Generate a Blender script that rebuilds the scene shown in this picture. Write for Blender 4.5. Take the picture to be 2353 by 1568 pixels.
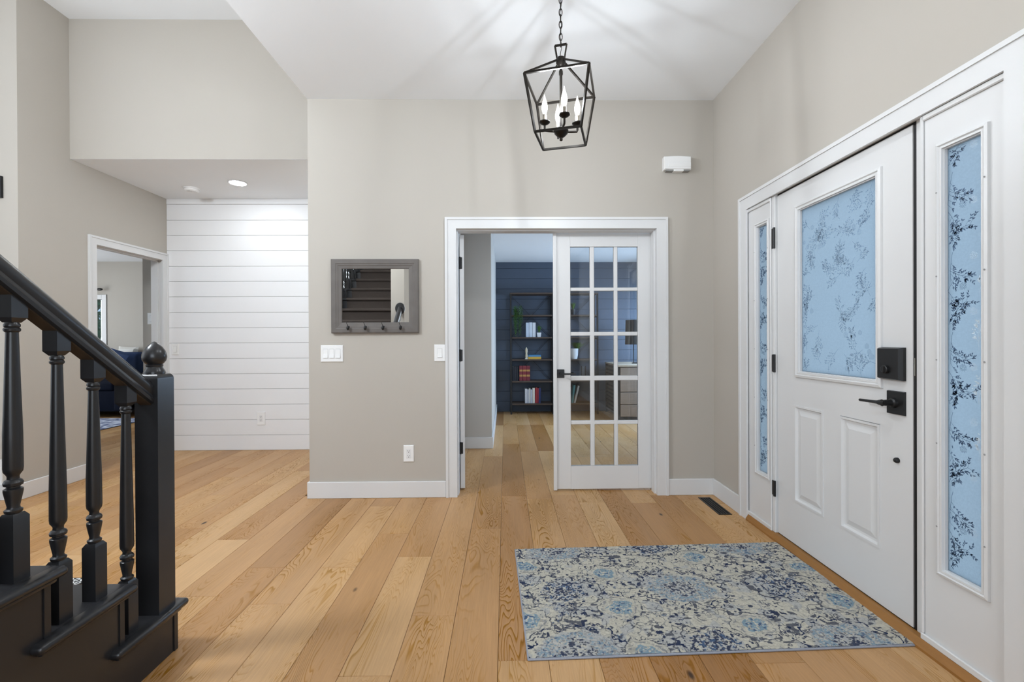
import bpy, bmesh, math, random
import numpy as np
from mathutils import Vector, Matrix
from math import radians as rad, sin, cos, pi

for o in list(bpy.data.objects): bpy.data.objects.remove(o)
SC = bpy.context.scene
COL = SC.collection
rng = random.Random(7)

# ------------------------------------------------------------------ camera
cam_d = bpy.data.cameras.new('camera'); cam = bpy.data.objects.new('camera', cam_d); COL.objects.link(cam)
cam_d.sensor_fit = 'HORIZONTAL'; cam_d.sensor_width = 36.0
cam_d.lens = 36.0 * 1055.28 / 2353.0
cam_d.clip_start = 0.05
YAW, PITCH, ROLL = 0.0148, -0.0035, 0.0046
r0 = Vector((cos(YAW), -sin(YAW), 0)); f0 = Vector((sin(YAW), cos(YAW), 0)); zz = Vector((0, 0, 1))
FW = f0 * cos(PITCH) + zz * sin(PITCH); UP = zz * cos(PITCH) - f0 * sin(PITCH)
RT = r0 * cos(ROLL) - UP * sin(ROLL); UU = UP * cos(ROLL) + r0 * sin(ROLL)
m3 = Matrix((RT, UU, -FW)).transposed()
cam.matrix_world = Matrix.Translation((0, 0, 1.18)) @ m3.to_4x4()
SC.camera = cam

# ------------------------------------------------------------------ world, exposure
w = bpy.data.worlds.new('sky'); SC.world = w; w.use_nodes = True
bg = w.node_tree.nodes['Background']
bg.inputs[0].default_value = (0.45, 0.67, 0.91, 1); bg.inputs[1].default_value = 2.75
SC.view_settings.view_transform = 'Standard'; SC.view_settings.look = 'None'
SC.view_settings.exposure = -0.04; SC.view_settings.gamma = 1.0; SC.view_settings.use_curve_mapping = False
SC.cycles.max_bounces = 7; SC.cycles.diffuse_bounces = 4; SC.cycles.glossy_bounces = 3; SC.cycles.transmission_bounces = 4; SC.cycles.transparent_max_bounces = 8
SC.cycles.caustics_reflective = False; SC.cycles.caustics_refractive = False; SC.cycles.adaptive_threshold = 0.06

BULB = 2500.0      # filaments of the pendant candle bulbs
def area_light(name, loc, rot, sx, sy, power, col):
    d = bpy.data.lights.new(name, 'AREA'); d.shape = 'RECTANGLE'; d.size = sx; d.size_y = sy
    d.energy = power; d.color = col
    o = bpy.data.objects.new(name, d); o.location = loc; o.rotation_euler = rot; COL.objects.link(o); return o
# daylight at the office window (right wall of the office) and added living room fill
area_light('office_window_daylight', (2.96, 6.35, 1.35), (0, rad(58), 0), 1.2, 1.7, 150, (0.54, 0.74, 1.0))
area_light('living_fill_light', (-7.82, 6.3, 1.5), (0, rad(-90), 0), 1.5, 1.6, 52, (0.93, 0.97, 1.0))
# unseen fill lights added behind and to the left of the camera
FILL = (0.77, 0.88, 1.0)
area_light('rear_fill_light', (0.15, -2.66, 1.65), (rad(90), 0, 0), 2.4, 2.0, 78, FILL)
area_light('stair_fill_light', (-4.0, -2.66, 2.1), (rad(90), 0, 0), 2.4, 2.8, 52, FILL)
area_light('left_fill_light', (-5.46, 0.6, 1.75), (0, rad(-90), 0), 2.4, 3.6, 46, FILL)

# ------------------------------------------------------------------ helpers
def lin(c):
    return tuple((v / 255 / 12.92 if v / 255 <= 0.04045 else ((v / 255 + 0.055) / 1.055) ** 2.4) for v in c)

MATS = {}
def mat(name, rgb, rough=0.5, metal=0.0, spec=0.5, var=None, bump=None, emit=None, stretch=(1, 1, 1), coat=0):
    if name in MATS: return MATS[name]
    m = bpy.data.materials.new(name); m.use_nodes = True
    nt = m.node_tree; b = nt.nodes['Principled BSDF']
    c = lin(rgb)
    b.inputs['Base Color'].default_value = (*c, 1)
    b.inputs['Roughness'].default_value = rough; b.inputs['Metallic'].default_value = metal
    b.inputs['Specular IOR Level'].default_value = spec
    if coat: b.inputs['Coat Weight'].default_value = coat
    tc = nt.nodes.new('ShaderNodeTexCoord'); mp = nt.nodes.new('ShaderNodeMapping')
    nt.links.new(tc.outputs['Object'], mp.inputs[0]); mp.inputs['Scale'].default_value = stretch
    if var:
        n = nt.nodes.new('ShaderNodeTexNoise'); n.inputs['Scale'].default_value = var[0]; n.inputs['Detail'].default_value = 1.5
        nt.links.new(mp.outputs[0], n.inputs['Vector'])
        mx = nt.nodes.new('ShaderNodeMix'); mx.data_type = 'RGBA'
        a = tuple(max(0, v * (1 - var[1])) for v in c); d = tuple(min(1, v * (1 + var[1])) for v in c)
        mx.inputs[6].default_value = (*a, 1); mx.inputs[7].default_value = (*d, 1)
        nt.links.new(n.outputs[0], mx.inputs[0]); nt.links.new(mx.outputs[2], b.inputs['Base Color'])
    if bump:
        n2 = nt.nodes.new('ShaderNodeTexNoise'); n2.inputs['Scale'].default_value = bump[0]; n2.inputs['Detail'].default_value = 3
        nt.links.new(mp.outputs[0], n2.inputs['Vector'])
        bp = nt.nodes.new('ShaderNodeBump'); bp.inputs['Strength'].default_value = bump[1]; bp.inputs['Distance'].default_value = 0.002
        nt.links.new(n2.outputs[0], bp.inputs['Height']); nt.links.new(bp.outputs[0], b.inputs['Normal'])
    if emit:
        b.inputs['Emission Color'].default_value = (*emit[0], 1); b.inputs['Emission Strength'].default_value = emit[1]
    MATS[name] = m; return m

class MB:
    def __init__(s): s.bm = bmesh.new()
    def box(s, x0, x1, y0, y1, z0, z1, bev=0, seg=1):
        vs = [s.bm.verts.new(p) for p in ((x0,y0,z0),(x1,y0,z0),(x1,y1,z0),(x0,y1,z0),(x0,y0,z1),(x1,y0,z1),(x1,y1,z1),(x0,y1,z1))]
        fs = [s.bm.faces.new([vs[i] for i in f]) for f in ((3,2,1,0),(4,5,6,7),(0,1,5,4),(1,2,6,5),(2,3,7,6),(3,0,4,7))]
        if bev:
            es = set(e for f in fs for e in f.edges)
            bmesh.ops.bevel(s.bm, geom=list(es), offset=bev, segments=seg, affect='EDGES', profile=0.5)
        return s
    def loops(s, rings, close=True, caps=True):
        rs = [[s.bm.verts.new(p) for p in r] for r in rings]
        n = len(rs[0])
        for a, b in zip(rs[:-1], rs[1:]):
            for i in range(n if close else n - 1):
                j = (i + 1) % n
                try: s.bm.faces.new((a[i], a[j], b[j], b[i]))
                except ValueError: pass
        if caps and close:
            s.bm.faces.new(list(reversed(rs[0]))); s.bm.faces.new(rs[-1])
        return s
    def lathe(s, prof, c=(0, 0, 0), seg=24, M=None, caps=True):
        M = M or Matrix.Identity(3); c = Vector(c)
        rings = [[c + M @ Vector((max(r, 1e-4) * cos(2*pi*i/seg), max(r, 1e-4) * sin(2*pi*i/seg), z)) for i in range(seg)] for r, z in prof]
        return s.loops(rings, caps=caps)
    def bar(s, p, q, w, h=None, up=(0, 0, 1)):
        h = h or w; p = Vector(p); q = Vector(q); d = (q - p).normalized()
        u = Vector(up)
        if abs(d.dot(u)) > 0.98: u = Vector((0, 1, 0))
        a = d.cross(u).normalized() * w / 2; b = a.cross(d).normalized() * h / 2
        return s.loops([[p - a - b, p + a - b, p + a + b, p - a + b], [q - a - b, q + a - b, q + a + b, q - a + b]])
    def tube(s, pts, r, seg=8, closed=False):
        pts = [Vector(p) for p in pts]; rings = []; n = len(pts); prev = None
        for i, p in enumerate(pts):
            if closed: d = pts[(i + 1) % n] - pts[i - 1]
            else: d = pts[min(i + 1, n - 1)] - pts[max(i - 1, 0)]
            d.normalize()
            a = (prev - d * prev.dot(d)) if prev is not None else d.cross(Vector((0.3, 0.5, 0.81)))
            a.normalize(); prev = a; b = d.cross(a)
            rr = r[i] if isinstance(r, (list, tuple)) else r
            rings.append([p + (a * cos(2*pi*k/seg) + b * sin(2*pi*k/seg)) * rr for k in range(seg)])
        if closed: rings.append(rings[0]); return s.loops(rings, caps=False)
        return s.loops(rings)
    def prism(s, poly, axis, a, b):
        def P(p, t):
            if axis == 'x': return (t, p[0], p[1])
            if axis == 'y': return (p[0], t, p[1])
            return (p[0], p[1], t)
        return s.loops([[P(p, a) for p in poly], [P(p, b) for p in poly]])
    def poly(s, pts):
        s.bm.faces.new([s.bm.verts.new(p) for p in pts]); return s
    def mesh(s, name, smooth=True):
        bmesh.ops.recalc_face_normals(s.bm, faces=s.bm.faces)
        me = bpy.data.meshes.new(name); s.bm.to_mesh(me); s.bm.free()
        if smooth and len(me.polygons):
            me.shade_smooth(); me.set_sharp_from_angle(angle=rad(33))
        return me

def link(name, me, m, parent=None, loc=None, rot=None):
    o = bpy.data.objects.new(name, me); COL.objects.link(o)
    if m and not me.materials: me.materials.append(m)
    if parent: o.parent = parent
    if loc is not None: o.location = loc
    if rot is not None: o.rotation_euler = rot
    return o
def obj(name, mb, m, parent=None, loc=None, rot=None, smooth=True):
    return link(name, mb.mesh(name, smooth), m, parent, loc, rot)
def tag(o, label, cat, group=None, kind=None):
    o['label'] = label; o['category'] = cat
    if group: o['group'] = group
    if kind: o['kind'] = kind
    return o
def thing(name, label, cat, loc=(0, 0, 0), rot=(0, 0, 0), group=None, kind=None):
    o = bpy.data.objects.new(name, None); o.empty_display_size = 0.1; COL.objects.link(o)
    o.location = loc; o.rotation_euler = rot
    return tag(o, label, cat, group, kind)
def struct(name, mb, m, label, cat):
    return tag(obj(name, mb, m, smooth=False), label, cat, kind='structure')

# ------------------------------------------------------------------ materials
WALL = mat('greige_wall_paint', (184, 178, 169), 0.85, spec=0.2, var=(3, 0.012))
CEIL = mat('white_ceiling_paint', (240, 243, 246), 0.9, spec=0.1, var=(3, 0.01))
WHITE = mat('white_trim_paint', (217, 217, 217), 0.38, spec=0.4, var=(5, 0.01))
SHIP = mat('white_shiplap_paint', (232, 232, 233), 0.4, spec=0.4, var=(4, 0.012))
BLACK = mat('black_stair_paint', (36, 36, 38), 0.30, spec=0.5, var=(9, 0.12))
UNDER = mat('brown_wood_underside', (54, 40, 25), 0.6, var=(20, 0.2))
BLKM = mat('matte_black_metal', (32, 32, 33), 0.42, metal=0.3, spec=0.5, var=(30, 0.1))
BRONZE = mat('dark_bronze_metal', (38, 34, 30), 0.35, metal=0.7, var=(30, 0.15))
NAVY = mat('navy_shiplap_paint', (78, 88, 103), 0.5, spec=0.35, var=(4, 0.03))
OFFW = mat('office_wall_paint', (194, 190, 184), 0.85, spec=0.2, var=(3, 0.01))
GREYW = mat('grey_wood_frame', (104, 99, 95), 0.55, spec=0.3, var=(14, 0.16), stretch=(1, 1, 1), bump=(60, 0.2))
PLATE = mat('white_plastic', (236, 236, 235), 0.3, spec=0.5, var=(8, 0.008))
DARKSLOT = mat('dark_slot', (48, 48, 48), 0.6, var=(20, 0.05))
CARPET = mat('dark_brown_carpet', (66, 59, 55), 1.0, spec=0.05, var=(260, 0.45), bump=(380, 0.9))
SILLW = mat('brown_oak_sill', (150, 104, 50), 0.45, var=(12, 0.15), stretch=(6, 1, 6), bump=(40, 0.1))
SHELFW = mat('rustic_brown_shelf', (78, 63, 53), 0.6, var=(10, 0.3), stretch=(1, 8, 8))
DRAWW = mat('weathered_oak_drawer', (140, 122, 106), 0.6, var=(9, 0.28), stretch=(1, 6, 9))
SUBF = mat('dark_floor_gap', (58, 40, 24), 0.9, var=(10, 0.1))
GREEN = mat('green_leaf', (74, 112, 48), 0.6, var=(40, 0.35))
SOFA = mat('navy_velvet', (46, 62, 94), 0.85, spec=0.2, var=(12, 0.25), bump=(90, 0.2))
SOFAD = mat('dark_navy_cloth', (20, 24, 36), 0.9, spec=0.1, var=(12, 0.2))

def emission(name, col, s):
    m = bpy.data.materials.new(name); m.use_nodes = True; nt = m.node_tree
    nt.nodes.remove(nt.nodes['Principled BSDF'])
    e = nt.nodes.new('ShaderNodeEmission'); e.inputs[0].default_value = (*col, 1); e.inputs[1].default_value = s
    nt.links.new(e.outputs[0], nt.nodes['Material Output'].inputs[0]); return m

def oak_material():
    m = bpy.data.materials.new('oak_plank'); m.use_nodes = True; nt = m.node_tree; N = nt.nodes; L = nt.links
    b = N['Principled BSDF']
    geo = N.new('ShaderNodeNewGeometry'); oi = N.new('ShaderNodeObjectInfo')
    off = N.new('ShaderNodeVectorMath'); off.operation = 'SCALE'; off.inputs[0].default_value = (37.0, 61.0, 13.0)
    L.new(oi.outputs['Random'], off.inputs['Scale'])
    pos = N.new('ShaderNodeVectorMath'); pos.operation = 'ADD'
    L.new(geo.outputs['Position'], pos.inputs[0]); L.new(off.outputs[0], pos.inputs[1])
    def mapping(sc):
        mp = N.new('ShaderNodeMapping'); mp.inputs['Scale'].default_value = sc; L.new(pos.outputs[0], mp.inputs[0]); return mp.outputs[0]
    def math_(op, a, bb=None, c=None):
        n = N.new('ShaderNodeMath'); n.operation = op
        for i, v in enumerate((a, bb, c)):
            if v is None: continue
            if hasattr(v, 'links'): L.new(v, n.inputs[i])
            else: n.inputs[i].default_value = v
        return n.outputs[0]
    # per-plank tone
    ramp = N.new('ShaderNodeValToRGB'); L.new(oi.outputs['Random'], ramp.inputs[0])
    cols = [(0.0, (172, 128, 82)), (0.3, (188, 145, 96)), (0.55, (199, 159, 111)), (0.8, (180, 136, 88)), (1.0, (152, 108, 62))]
    er = ramp.color_ramp.elements
    er[0].position = 0; er[0].color = (*lin(cols[0][1]), 1); er[1].position = 1; er[1].color = (*lin(cols[-1][1]), 1)
    for p, c in cols[1:-1]:
        e = er.new(p); e.color = (*lin(c), 1)
    # cathedral growth rings
    n1 = N.new('ShaderNodeTexNoise'); n1.inputs['Scale'].default_value = 1; n1.inputs['Detail'].default_value = 2.5; n1.inputs['Distortion'].default_value = 0.5
    L.new(mapping((7.0, 1.05, 1)), n1.inputs['Vector'])
    ring = math_('FRACT', math_('MULTIPLY', n1.outputs[0], 38.0))
    rr = N.new('ShaderNodeValToRGB'); L.new(ring, rr.inputs[0])
    e = rr.color_ramp.elements; e[0].position = 0.0; e[0].color = (0, 0, 0, 1); e[1].position = 1.0; e[1].color = (0, 0, 0, 1)
    x = e.new(0.62); x.color = (0.12, 0.12, 0.12, 1); x = e.new(0.88); x.color = (1, 1, 1, 1)
    # where the rings are strong
    n3 = N.new('ShaderNodeTexNoise'); n3.inputs['Scale'].default_value = 1; n3.inputs['Detail'].default_value = 1
    L.new(mapping((6.0, 0.9, 1)), n3.inputs['Vector'])
    msk = N.new('ShaderNodeMapRange'); msk.inputs[1].default_value = 0.38; msk.inputs[2].default_value = 0.66; L.new(n3.outputs[0], msk.inputs[0])
    # fine pores
    n2 = N.new('ShaderNodeTexNoise'); n2.inputs['Scale'].default_value = 1; n2.inputs['Detail'].default_value = 3; n2.inputs['Roughness'].default_value = 0.65
    L.new(mapping((170.0, 6.0, 1)), n2.inputs['Vector'])
    # broad tone drift
    n4 = N.new('ShaderNodeTexNoise'); n4.inputs['Scale'].default_value = 1; n4.inputs['Detail'].default_value = 2
    L.new(mapping((9.0, 1.4, 1)), n4.inputs['Vector'])
    # knots
    vo = N.new('ShaderNodeTexVoronoi'); vo.inputs['Scale'].default_value = 1.0; L.new(mapping((5.2, 2.4, 1)), vo.inputs['Vector'])
    kn = N.new('ShaderNodeMapRange'); kn.inputs[1].default_value = 0.035; kn.inputs[2].default_value = 0.075; kn.inputs[3].default_value = 1; kn.inputs[4].default_value = 0
    L.new(vo.outputs['Distance'], kn.inputs[0])
    sep = N.new('ShaderNodeSeparateColor'); L.new(vo.outputs['Color'], sep.inputs[0])
    knot = math_('MULTIPLY', kn.outputs[0], math_('GREATER_THAN', sep.outputs[0], 0.5))
    dark = math_('MULTIPLY', math_('MULTIPLY', rr.outputs[0], msk.outputs[0]), 0.46)
    pores = math_('MULTIPLY', math_('SUBTRACT', n2.outputs[0], 0.5), 0.42)
    drift = math_('MULTIPLY', math_('SUBTRACT', n4.outputs[0], 0.5), 0.30)
    val = math_('SUBTRACT', math_('ADD', math_('ADD', 1.0, drift), pores), dark)
    hsv = N.new('ShaderNodeHueSaturation'); L.new(ramp.outputs[0], hsv.inputs['Color']); L.new(val, hsv.inputs['Value'])
    sat = math_('ADD', 0.97, math_('MULTIPLY', dark, 0.8)); L.new(sat, hsv.inputs['Saturation'])
    mx = N.new('ShaderNodeMix'); mx.data_type = 'RGBA'; L.new(knot, mx.inputs[0]); L.new(hsv.outputs[0], mx.inputs[6]); mx.inputs[7].default_value = (*lin((62, 42, 26)), 1)
    L.new(mx.outputs[2], b.inputs['Base Color'])
    b.inputs['Roughness'].default_value = 0.42; b.inputs['Specular IOR Level'].default_value = 0.4
    return m
OAK = oak_material()

def clear_glass():
    m = bpy.data.materials.new('clear_pane_glass'); m.use_nodes = True; nt = m.node_tree; N = nt.nodes; L = nt.links
    N.remove(N['Principled BSDF'])
    t = N.new('ShaderNodeBsdfTransparent'); t.inputs[0].default_value = (0.90, 0.92, 0.93, 1)
    g = N.new('ShaderNodeBsdfGlossy'); g.inputs['Roughness'].default_value = 0.02
    f = N.new('ShaderNodeFresnel'); f.inputs[0].default_value = 1.5
    ma = N.new('ShaderNodeMath'); ma.operation = 'MULTIPLY'; ma.inputs[1].default_value = 1.6; L.new(f.outputs[0], ma.inputs[0])
    mx = N.new('ShaderNodeMixShader'); L.new(ma.outputs[0], mx.inputs[0]); L.new(t.outputs[0], mx.inputs[1]); L.new(g.outputs[0], mx.inputs[2])
    L.new(mx.outputs[0], N['Material Output'].inputs[0]); return m
CLEAR = clear_glass()

def frosted_glass():
    m = bpy.data.materials.new('frosted_film_glass'); m.use_nodes = True; nt = m.node_tree; N = nt.nodes; L = nt.links
    N.remove(N['Principled BSDF'])
    tc = N.new('ShaderNodeTexCoord')
    n = N.new('ShaderNodeTexNoise'); n.inputs['Scale'].default_value = 160; n.inputs['Detail'].default_value = 3; L.new(tc.outputs['Object'], n.inputs['Vector'])
    mc = N.new('ShaderNodeMix'); mc.data_type = 'RGBA'; mc.inputs[6].default_value = (0.80, 0.80, 0.80, 1); mc.inputs[7].default_value = (1, 1, 1, 1); L.new(n.outputs[0], mc.inputs[0])
    t = N.new('ShaderNodeBsdfTranslucent'); L.new(mc.outputs[2], t.inputs[0])
    g = N.new('ShaderNodeBsdfGlossy'); g.inputs['Roughness'].default_value = 0.22
    bp = N.new('ShaderNodeBump'); bp.inputs['Strength'].default_value = 0.25; bp.inputs['Distance'].default_value = 0.002; L.new(n.outputs[0], bp.inputs['Height']); L.new(bp.outputs[0], g.inputs['Normal'])
    f = N.new('ShaderNodeFresnel'); f.inputs[0].default_value = 1.45
    mx = N.new('ShaderNodeMixShader'); L.new(f.outputs[0], mx.inputs[0]); L.new(t.outputs[0], mx.inputs[1]); L.new(g.outputs[0], mx.inputs[2])
    L.new(mx.outputs[0], N['Material Output'].inputs[0]); return m
FROST = frosted_glass()
LEAFD = mat('dark_leaf_print', (66, 90, 120), 0.4, spec=0.6, var=(60, 0.3))
LEAFM = mat('grey_leaf_print', (122, 146, 172), 0.4, spec=0.5, var=(60, 0.3))
LEAFG = mat('slate_leaf_print', (92, 116, 144), 0.4, spec=0.5, var=(60, 0.3))
LEAFP = mat('pale_leaf_print', (205, 222, 236), 0.3, spec=0.6, var=(60, 0.2))
MIRROR = bpy.data.materials.new('mirror_glass'); MIRROR.use_nodes = True
_b = MIRROR.node_tree.nodes['Principled BSDF']; _b.inputs['Metallic'].default_value = 1; _b.inputs['Roughness'].default_value = 0.0; _b.inputs['Base Color'].default_value = (0.9, 0.91, 0.9, 1)

# ------------------------------------------------------------------ key dimensions (metres)
XL, XR, YB, ZC = -1.465, 1.576, 3.448, 2.977      # left end of back wall, right wall, back wall, foyer ceiling
XW, YS, ZH, YF = -3.624, 4.983, 2.7025, 3.891     # left wall, shiplap face, hall ceiling, wall above the hall
ZU = 3.87                                         # stairwell ceiling
BX0, YR = -5.5, -2.7                              # far left wall and rear wall of the entry
OX1, OY1, OZ = 3.0, 7.5, 2.44                     # office right wall, back wall, ceiling
LX0, LY1, LZ = -7.85, 8.0, 2.55                    # living room left wall, back wall, ceiling

# ------------------------------------------------------------------ floor with planks
floor = struct('floor', MB().box(-8.0, XR + 0.16, -2.9, 8.3, -0.12, -0.016).box(XR + 0.16, 3.2, YB, 8.3, -0.12, -0.016), SUBF, 'warm oak plank floor running through entry, hall and office', 'floor')
obj('rear_boards', MB().box(-5.6, 1.7, -2.8, 0.2, -0.016, 0.0), OAK, floor)
PW = 0.1865
def plank_mesh():
    b = MB(); h = PW / 2 - 0.0006; c = 0.0016
    b.loops([[(-h, 0.0003, -0.015), (h, 0.0003, -0.015), (h, 0.9997, -0.015), (-h, 0.9997, -0.015)],
             [(-h, 0.0003, -c), (h, 0.0003, -c), (h, 0.9997, -c), (-h, 0.9997, -c)],
             [(-h + c, 0.0013, 0), (h - c, 0.0013, 0), (h - c, 0.9987, 0), (-h + c, 0.9987, 0)]])
    return b.mesh('plank', smooth=False)
PM = plank_mesh(); PM.materials.append(OAK)
known = {-6: [2.067], -7: [2.399], -5: [2.393, 3.268], -3: [1.616, 2.501], -4: [2.803], -2: [1.967], 0: [1.682, 3.454], -1: [2.862, 4.627],
         -9: [2.743], -8: [2.137], -12: [3.535, 4.437], -11: [2.915, 3.786], -10: [4.171]}
i = math.floor((LX0 + 0.032) / PW)
while True:
    xl = -0.032 + i * PW; xc = xl + PW / 2
    if xc > OX1: break
    if xc < XW - 0.1: y0, y1 = 3.62, LY1
    elif xc < XL: y0, y1 = 0.2, YS + 0.02
    elif xc < -0.6: y0, y1 = 0.2, YB + 0.05
    elif xc < XR + 0.06: y0, y1 = 0.2, OY1
    else: y0, y1 = YB + 0.1, OY1
    js = list(known.get(i, []))
    if not js: js = [y0 + rng.uniform(0.4, 1.6)]
    while js[0] - y0 > 1.9: js.insert(0, js[0] - rng.uniform(1.15, 1.75))
    while y1 - js[-1] > 1.9: js.append(js[-1] + rng.uniform(1.15, 1.75))
    ends = [y0] + [j for j in js if y0 + 0.05 < j < y1 - 0.05] + [y1]
    for a, b_ in zip(ends[:-1], ends[1:]):
        o = link('plank', PM, None, floor, (xc, a, 0)); o.scale = (1, b_ - a, 1)
    i += 1

# ------------------------------------------------------------------ walls and ceilings
T = 0.152
FX0, FX1, FZ = -0.385, 1.159, 2.028               # french door opening in the back wall
struct('wall_back', MB().box(XL, FX0, YB, YB + T, 0, ZC).box(FX1, XR + 0.15, YB, YB + T, 0, ZC).box(FX0, FX1, YB, YB + T, FZ, ZC)
       .box(XR + 0.15, OX1 + 0.15, YB, YB + T, 0, ZC), WALL, 'greige back wall holding the french doors', 'wall')
struct('wall_hall_right', MB().box(XL, XL + 0.13, YB + T, YS + 0.15, 0, ZC), WALL, 'greige side wall of the hall behind the back wall end', 'wall')
hall = struct('wall_hall', MB().box(XW, XL, YS + 0.017, YS + 0.15, 0, ZC), SUBF, 'white shiplap wall at the end of the hall', 'wall')
seams = [2.645, 2.476, 2.313, 2.149, 1.98, 1.817, 1.653, 1.484, 1.32, 1.156, 0.988, 0.824, 0.66, 0.493, 0.329, 0.163, 0.0]
obj('top_trim_board', MB().box(XW, XL, YS - 0.004, YS + 0.017, 2.6465, ZH, 0.002), SHIP, hall)
for a, b_ in zip(seams[:-1], seams[1:]):
    obj('shiplap_board', MB().box(XW, XL, YS, YS + 0.017, b_ + 0.0015, a - 0.0012, 0.0012), SHIP, hall, smooth=False)
DLY0, DLY1, DLZ = 4.115, 4.945, 2.05              # opening in the left wall
struct('wall_left', MB().box(XW - 0.13, XW, 3.478, DLY0, 0, ZU).box(XW - 0.13, XW, DLY1, YS + 0.15, 0, ZU).box(XW - 0.13, XW, DLY0, DLY1, DLZ, ZU),
       WALL, 'greige left wall with the opening to the living room', 'wall')
struct('wall_left_front', MB().box(BX0 - 0.15, XW - 0.13, 3.478, 3.6, 0, ZU), WALL, 'greige wall facing the camera at the far left edge', 'wall')
struct('wall_above_hall', MB().box(XW, 0.0, YF, YF + 0.12, ZH + 0.001, ZU), WALL, 'pale upper wall above the lowered hall ceiling', 'wall')
struct('wall_upper_side', MB().box(XL, XL + 0.12, YR, YF, ZC + 0.02, ZU), WALL, 'upper stairwell wall above the entry ceiling edge', 'wall')
EY0, EY1, EZ = 1.40, 2.975, 2.045                 # entry door unit opening in the right wall
struct('wall_right', MB().box(XR, XR + 0.15, YR, EY0, 0, ZC).box(XR, XR + 0.15, EY1, YB, 0, ZC).box(XR, XR + 0.15, EY0, EY1, EZ, ZC),
       WALL, 'greige right wall around the front door', 'wall')
struct('wall_rear', MB().box(BX0 - 0.15, XR + 0.15, YR - 0.15, YR, 0, ZU), WALL, 'greige rear wall of the entry', 'wall')
struct('wall_far_left', MB().box(BX0 - 0.15, BX0, YR, 3.478, 0, ZU), WALL, 'greige far left wall of the stair hall', 'wall')
struct('wall_stair', MB().box(-1.42, -1.25, YR, 0.9, 0, ZC + 0.02), WALL, 'greige wall beside the stairs where the handrail ends', 'wall')
struct('ceiling', MB().box(XL, XR + 0.15, YR, YB + T, ZC, ZC + 0.02), CEIL, 'white flat ceiling over the entry', 'ceiling')
struct('ceiling_hall', MB().box(XW, XL, YF + 0.002, YS + 0.15, ZH, ZH + 0.06), CEIL, 'white lowered hall ceiling with one downlight', 'ceiling')
struct('ceiling_stairwell', MB().box(BX0 - 0.15, XL + 0.12, YR - 0.15, YF + 0.12, ZU, ZU + 0.1), CEIL, 'white high ceiling of the stairwell', 'ceiling')
struct('bounce_slab', MB().box(XR + 0.16, 5.5, -1.0, YB - 0.002, -0.20, -0.08), mat('pale_concrete', (205, 203, 198), 0.9, var=(6, 0.05)), 'pale concrete porch added outside the front door to bounce sky light', 'bounce_slab')  # added pale slab, bounces sky light into the door glass
# office shell
struct('wall_office_left', MB().box(-0.60, -0.47, YB + T, 4.975, 0, OZ).box(-0.60, -0.15, 4.975, OY1, 0, OZ), OFFW, 'pale office side wall seen through the open french door', 'wall')
ob = struct('wall_office_back', MB().box(-0.15, OX1, OY1 + 0.017, OY1 + 0.15, 0, OZ + 0.2), SUBF, 'navy blue shiplap wall behind the bookcases', 'wall')
k = 0
while k * 0.167 < OZ:
    obj('shiplap_board', MB().box(-0.15, OX1, OY1, OY1 + 0.017, k * 0.167 + 0.0015, min(OZ, (k + 1) * 0.167 - 0.0015), 0.0015), NAVY, ob, smooth=False); k += 1
struct('wall_office_right', MB().box(OX1, OX1 + 0.13, YB + T, 5.5, 0, OZ).box(OX1, OX1 + 0.13, 7.2, OY1 + 0.15, 0, OZ).box(OX1, OX1 + 0.13, 5.5, 7.2, 0, 0.7).box(OX1, OX1 + 0.13, 5.5, 7.2, 2.0, OZ),
       OFFW, 'pale office right wall with the daylight window', 'wall')
struct('ceiling_office', MB().box(-0.60, OX1 + 0.13, YB + T, OY1 + 0.15, OZ, OZ + 0.1), CEIL, 'white office ceiling', 'ceiling')
# living room shell
LWX0, LWX1, LWZ0, LWZ1 = -7.6, -6.92, 0.85, 1.90
struct('wall_living_back', MB().box(LX0, LWX0, LY1, LY1 + 0.13, 0, LZ).box(LWX1, XW - 0.13, LY1, LY1 + 0.13, 0, LZ).box(LWX0, LWX1, LY1, LY1 + 0.13, 0, LWZ0).box(LWX0, LWX1, LY1, LY1 + 0.13, LWZ1, LZ),
       WALL, 'greige living room wall behind the navy sofa', 'wall')
struct('wall_living_left', MB().box(LX0 - 0.13, LX0, 3.6, LY1 + 0.13, 0, LZ), WALL, 'greige living room left wall', 'wall')
struct('wall_living_right', MB().box(-4.13, XW - 0.13, 5.30, 5.42, 0, LZ).box(-4.13, -4.0, 5.42, LY1, 0, LZ), WALL, 'short greige living room partition behind the doorway', 'wall')
struct('ceiling_living', MB().box(LX0 - 0.13, XW - 0.13, 3.6, LY1 + 0.13, LZ, LZ + 0.1), CEIL, 'white living room ceiling', 'ceiling')

# ------------------------------------------------------------------ baseboards
def baseboard(name, mbx, label):
    return tag(obj(name, mbx, WHITE), label, 'baseboard', kind='structure')
BH = 0.122
baseboard('baseboard_back', MB().box(XL - 0.014, -0.4475, YB - 0.014, YB, 0, BH, 0.003).box(XL - 0.014, XL, YB, YS - 0.002, 0, BH, 0.003), 'white baseboard under the mirror wall')
baseboard('baseboard_back_right', MB().box(1.2255, XR, YB - 0.014, YB, 0, BH, 0.003), 'white baseboard between french door casing and right corner')
baseboard('baseboard_right', MB().box(XR - 0.014, XR, 3.045, YB - 0.014, 0, BH, 0.003), 'white baseboard on the right wall beside the floor register')
baseboard('baseboard_right_rear', MB().box(XR - 0.014, XR, YR, 1.33, 0, BH, 0.003), 'white baseboard on the right wall nearest the camera')
baseboard('baseboard_left', MB().box(XW, XW + 0.014, 3.464, 4.047, 0, BH, 0.003).box(BX0, XW, 3.464, 3.478, 0, BH, 0.003), 'white baseboard along the left wall behind the balusters')
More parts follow.
